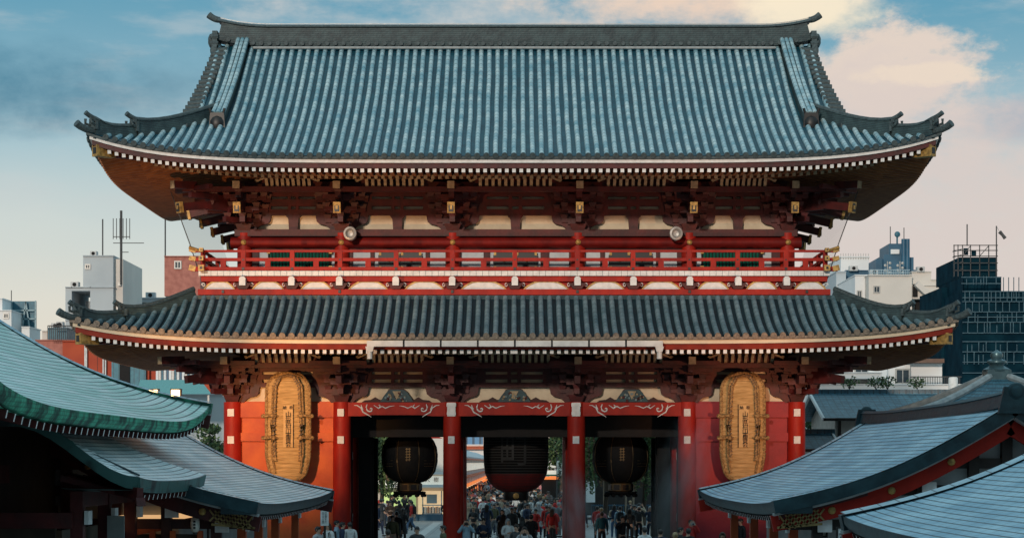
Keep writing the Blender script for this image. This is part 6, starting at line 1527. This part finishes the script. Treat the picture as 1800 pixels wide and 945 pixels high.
NEAR = [
 (559, 925, 60, 'stand', 0, 'short', 'light grey', 'navy', 'black', 'person in light grey, head turned, leftmost by the white post sign'),
 (577, 919, -40, 'stand', 0, 'long', 'white', 'denim blue', 'brown', 'long-haired person in white under the white post sign', ('pack',)),
 (592, 914, 90, 'stand', 0, 'short', 'pale blue', 'black', 'black', 'bald-browed person in pale blue looking right, just right of the white post sign'),
 (602, 917, 100, 'stand', 0, 'short', 'navy', 'navy', 'black', 'dark-haired person in navy at the foot of the left column'),
 (615, 917, 200, 'stand', 0, 'short', 'white', 'black', 'black', 'person in white top with back turned at the foot of the left column'),
 (665, 884, 90, 'stand', 1, 'short', 'navy', 'navy', 'black', 'person in a navy suit striding left in the left passage'),
 (673, 876, 170, 'stand', 0, 'short', 'light grey', 'charcoal', 'black', 'person in light grey shirt by the yellow-green panel'),
 (686, 880, 10, 'phone', 0, 'short', 'brown', 'black', 'black', 'person in brown shirt looking at a phone before the yellow-green panel'),
 (703, 884, 180, 'stand', 0, 'long', 'black', 'black', 'black', 'long-haired person in black in the left passage, seen from behind'),
 (723, 880, -90, 'stand', 1, 'short', 'red', 'denim blue', 'black', 'person in red top and jeans walking right with a dark backpack', ('pack',)),
 (697, 898, 190, 'stand', 0, 'short', 'black', 'black', 'black', 'person in black coat in front of the left passage group', ('coat',)),
 (708, 893, 160, 'phone', 0, 'long', 'charcoal', 'black', 'black', 'long-haired person in charcoal coat leaning to a phone', ('coat',)),
 (690, 905, 20, 'stand', 0, 'short', 'olive', 'beige', 'black', 'person in olive jacket and beige trousers in the left passage'),
 (682, 930, 185, 'stand', 0, 'short', 'maroon', 'black', 'black', 'dark-haired head and maroon shoulders at the bottom edge, left passage'),
 (733, 925, 0, 'stand', 0, 'cap', 'charcoal', 'black', 'charcoal', 'person in a dark beanie and charcoal jumper facing the camera'),
 (779, 923, -75, 'stand', 0, 'short', 'olive', 'black', 'black', 'person in olive jacket gazing right before the second column'),
 (820, 913, 0, 'photo', 0, 'short', 'pale blue', 'charcoal', 'black', 'person in pale blue coat taking a photo with raised arms'),
 (850, 910, 0, 'phone', 0, 'short', 'navy', 'navy', 'black', 'person in navy jacket looking down at a phone, facing the camera'),
 (885, 903, 150, 'stand', 0, 'long', 'brown', 'charcoal', 'brown', 'long-haired person in a long brown coat seen from behind', ('coat',)),
 (893, 911, 20, 'phone', 0, 'long', 'white', 'black', 'grey', 'person in white jacket with a pale cap near the middle of the passage'),
 (924, 886, 180, 'stand', 1, 'short', 'white', 'black', 'black', 'person in white with a bright blue backpack, seen from behind', ('pack',)),
 (918, 908, 180, 'stand', 0, 'long', 'black', 'black', 'black', 'long-haired person in black in the middle of the passage, seen from behind'),
 (934, 904, 170, 'phone', 0, 'short', 'black', 'black', 'black', 'person in bulky black jacket, seen from behind under the lantern', ('coat',)),
 (922, 925, 0, 'raise', 0, 'short', 'light grey', 'black', 'black', 'person in light grey holding a camera up at the bottom edge'),
 (908, 921, -30, 'stand', 0, 'short', 'charcoal', 'black', 'black', 'short dark-haired person between the white jacket and the raised camera'),
 (961, 887, 170, 'stand', 0, 'bun', 'red', 'black', 'brown', 'person in a bright red coat walking away beside the third column', ('coat',)),
 (972, 893, 185, 'stand', 1, 'short', 'pale blue', 'denim blue', 'black', 'person in pale blue hooded jacket walking away by the third column'),
 (947, 863, 180, 'stand', 0, 'short', 'navy', 'black', 'grey', 'tall grey-haired person in navy seen from behind right of the lantern base'),
 (962, 861, 10, 'stand', 0, 'short', 'charcoal', 'black', 'fair', 'fair-haired person in charcoal right of the lantern base'),
 (1058, 899, 185, 'stand', 0, 'short', 'teal', 'charcoal', 'brown', 'person in teal jacket with hands in pockets seen from behind, right passage'),
 (1094, 906, 15, 'raise', 0, 'short', 'black', 'black', 'black', 'person in black t-shirt holding out both hands, right passage'),
 (1050, 889, 150, 'stand', 0, 'short', 'red', 'black', 'black', 'person with a red scarf and black trousers at the left of the right passage'),
 (1057, 892, -160, 'stand', 0, 'short', 'pink', 'navy', 'fair', 'fair-haired person in pink beside the teal jacket'),
 (1090, 889, 180, 'stand', 0, 'short', 'pale blue', 'black', 'black', 'person in pale blue with a black backpack before the willows', ('pack',)),
 (1123, 889, 0, 'photo', 0, 'cap', 'charcoal', 'black', 'grey', 'person in a pale cap and charcoal jacket under the right willow'),
 (1143, 889, 0, 'raise', 1, 'cap', 'navy', 'navy', 'grey', 'person in navy and a pale cap raising a hand beside the inner right column'),
 (1107, 893, 170, 'stand', 0, 'long', 'black', 'black', 'black', 'long-haired person in black behind the black t-shirt'),
 (1133, 926, 200, 'stand', 0, 'short', 'white', 'black', 'black', 'dark-haired person in white at the bottom edge of the right passage'),
 (1161, 929, 180, 'stand', 0, 'short', 'navy', 'black', 'black', 'round dark head at the bottom edge before the inner right column'),
 (1187, 935, 180, 'stand', 0, 'bun', 'beige', 'black', 'fair', 'fair-haired head at the bottom edge left of the red jacket'),
 (1196, 926, 80, 'stand', 0, 'short', 'black', 'black', 'black', 'dark-haired person in profile by the foot of the fifth column'),
 (1214, 913, 10, 'photo', 0, 'short', 'red', 'black', 'black', 'person in bright red jacket taking a photo at the foot of the fifth column'),
 (1210, 928, 190, 'stand', 0, 'short', 'black', 'black', 'black', 'dark-haired head directly below the red-jacketed photographer'),
 (1270, 935, 0, 'stand', 0, 'long', 'black', 'black', 'brown', 'long-haired person facing the camera at the bottom edge before the crimson wall'),
 (1302, 911, -60, 'stand', 0, 'short', 'black', 'black', 'black', 'tall person in black turned right before the crimson wall'),
 (1323, 930, -70, 'stand', 0, 'short', 'light grey', 'black', 'black', 'person in light grey beside the orange posts of the right hall'),
 (1341, 908, 180, 'stand', 0, 'short', 'charcoal', 'black', 'black', 'broad person in charcoal between the orange posts, seen from behind', ('coat',)),
 (1378, 932, -120, 'stand', 0, 'short', 'brown', 'black', 'black', 'person in brown under the right hall eave'),
 (1366, 920, 150, 'stand', 0, 'short', 'navy', 'black', 'black', 'person in navy under the right hall eave'),
]
byl = {}
for t in NEAR:
    px, py, rz, pose, stride, hair, top, legs, hc, lab = t[:10]; ex = t[10] if len(t) > 10 else ()
    x, y = at_head(px, py); o = person(x, y, rz, pose, stride, hair, top, legs, hc, lab, ex, 'visitors near the gate', 1.0, 'denim blue' if 'blue backpack' in lab else 'black'); byl[(px, py)] = o
held('camera', 'black camera held by the person in pale blue with raised arms', 'camera', byl[(820, 913)], (0, -.31, 1.56), (.14, .05, .09), CAMM, True)
held('camera', 'pale camera held up by the person in the bright red jacket', 'camera', byl[(1214, 913)], (0, -.31, 1.56), (.14, .05, .09), STEEL, True)
held('camera', 'small camera held up at the bottom edge under the lantern', 'camera', byl[(922, 925)], (0, -.42, 1.46), (.13, .04, .08), CAMM)
held('camera', 'small camera held by the person in a pale cap under the right willow', 'camera', byl[(1123, 889)], (0, -.31, 1.56), (.13, .04, .08), CAMM)
held('phone', 'phone held by the person in navy facing the camera', 'phone', byl[(850, 910)], (0, -.33, 1.19), (.08, .01, .15), CAMM)
r = empty('shopping_bag', (byl[(850, 910)].location.x+.38, byl[(850, 910)].location.y-.1, .62), 'white carrier bag beside the person in navy looking at a phone', 'bag'); m = MB(); m.taper(0, 0, 0, .26, .10, .32, .14, .36); m.build('bag_body', [WHT], r, local=True); m = MB(); m.tube([(-.08, 0, .36), (-.06, 0, .5), (.06, 0, .5), (.08, 0, .36)], .012, 5); m.build('handle', [WHT], r, local=True)
# the crowd
rr = random.Random(2024); pts = [(o.location.x, o.location.y) for o in byl.values()]; combos = set(); TOPS = ['black']*5+['navy']*4+['charcoal']*4+['grey', 'light grey', 'white', 'white', 'brown', 'beige', 'teal', 'denim blue', 'olive', 'maroon', 'pale blue', 'red', 'pink']
def crowd(n, xr, yr, group, where, rzf):
    k = 0; tries = 0
    while k < n and tries < n*60:
        tries += 1; y = yr[0]+(yr[1]-yr[0])*rr.random()**1.25; a, b = xr(y); x = rr.uniform(a, b)
        if any((x-p[0])**2+(y-p[1])**2 < (.42 if y < 60 else .36)**2 for p in pts): continue
        top, legs = rr.choice(TOPS), rr.choice(['black', 'navy', 'charcoal', 'denim blue', 'beige', 'grey']); hc = rr.choice(['black']*6+['brown', 'grey', 'fair']); hair = rr.choice(['short', 'short', 'long', 'cap', 'bun'])
        away = rr.random() < .5; ex = rr.choice([(), (), ('pack',), ('coat',)]); pose = rr.choice(['stand', 'stand', 'stand', 'phone', 'bagup', 'photo'])
        key = (top, legs, hc, hair, away, ex, where)
        if key in combos: continue
        combos.add(key); pts.append((x, y))
        lab = '%s%s%s, %s trousers, %s %s hair, %s, %s' % (top, ' coat' if ex == ('coat',) else ' top', ' and backpack' if ex == ('pack',) else '', legs, hc, {'short': 'short', 'long': 'long', 'cap': 'capped', 'bun': 'tied'}[hair], 'from behind' if away else 'facing us', where)
        person(x, y, (180 if away else 0)+rr.gauss(0, 28), pose, rr.random() < .4, hair, top, legs, hc, lab, ex, group, rr.uniform(.93, 1.05), rr.choice(['black', 'navy', 'teal', 'grey'])); k += 1
crowd(40, lambda y: (-2.6+(-.01*y), 2.9+.02*y), (12, 40), 'people in the crowd behind the gate', 'crowd behind gate', None)
crowd(105, lambda y: (-4.0, 3.6), (38, 85), 'people in the crowd behind the gate', 'mid street', None)
crowd(80, lambda y: (-4.0, 4.4), (82, 190), 'people far down the shopping street', 'far street', None)
crowd(7, lambda y: (-7.6, -5.2), (30, 50), 'people in the left passage', 'left passage', None)
crowd(7, lambda y: (4.2, 8.2), (22, 42), 'people in the right passage', 'right passage', None)

# ================================================================== INCENSE SMOKE drifting before the right-hand columns
sm = bpy.data.materials.new('incense_smoke'); sm.use_nodes = True; t = sm.node_tree; t.nodes.remove(t.nodes['Principled BSDF'])
pv = nd(t, 'ShaderNodeVolumePrincipled'); pv.inputs['Color'].default_value = (.72, .76, .78, 1); pv.inputs['Anisotropy'].default_value = .2
tcn = nd(t, 'ShaderNodeTexCoord'); ln = nd(t, 'ShaderNodeVectorMath', operation='LENGTH'); t.links.new(tcn.outputs['Object'], ln.inputs[0])
mr = nd(t, 'ShaderNodeMapRange', interpolation_type='SMOOTHSTEP'); mr.inputs[1].default_value = 1.0; mr.inputs[2].default_value = .1; t.links.new(ln.outputs['Value'], mr.inputs[0])
ns_ = nd(t, 'ShaderNodeTexNoise'); ns_.inputs['Scale'].default_value = 2.2; ns_.inputs['Detail'].default_value = 3; t.links.new(tcn.outputs['Object'], ns_.inputs['Vector'])
m2 = nd(t, 'ShaderNodeMapRange'); m2.inputs[1].default_value = .38; m2.inputs[2].default_value = .62; t.links.new(ns_.outputs['Fac'], m2.inputs[0])
a_ = nd(t, 'ShaderNodeMath', operation='MULTIPLY'); t.links.new(mr.outputs[0], a_.inputs[0]); t.links.new(m2.outputs[0], a_.inputs[1])
b_ = nd(t, 'ShaderNodeMath', operation='MULTIPLY'); t.links.new(a_.outputs[0], b_.inputs[0]); b_.inputs[1].default_value = .55; t.links.new(b_.outputs[0], pv.inputs['Density'])
t.links.new(pv.outputs[0], t.nodes['Material Output'].inputs['Volume'])
for (px, py, Y, sx_r, sy_r, sz_r, tilt, lab) in ((1195, 850, -7, 1.1, 1.6, 3.6, 14, 'thin grey incense smoke before the fifth column'), (1012, 900, -8, .8, 1.4, 2.4, -8, 'thin grey incense smoke at the foot of the fourth column')):
    m = MB(); m.ball((0, 0, 0), 1.0, 20); o = m.build('smoke', [sm], None, local=True); x, z = W(px, py, Y); o.location = (x, Y, max(z, 1.0)); o.scale = (sx_r, sy_r, sz_r); o.rotation_euler = (0, R(tilt), 0); tag(o, lab, 'smoke', kind='stuff')
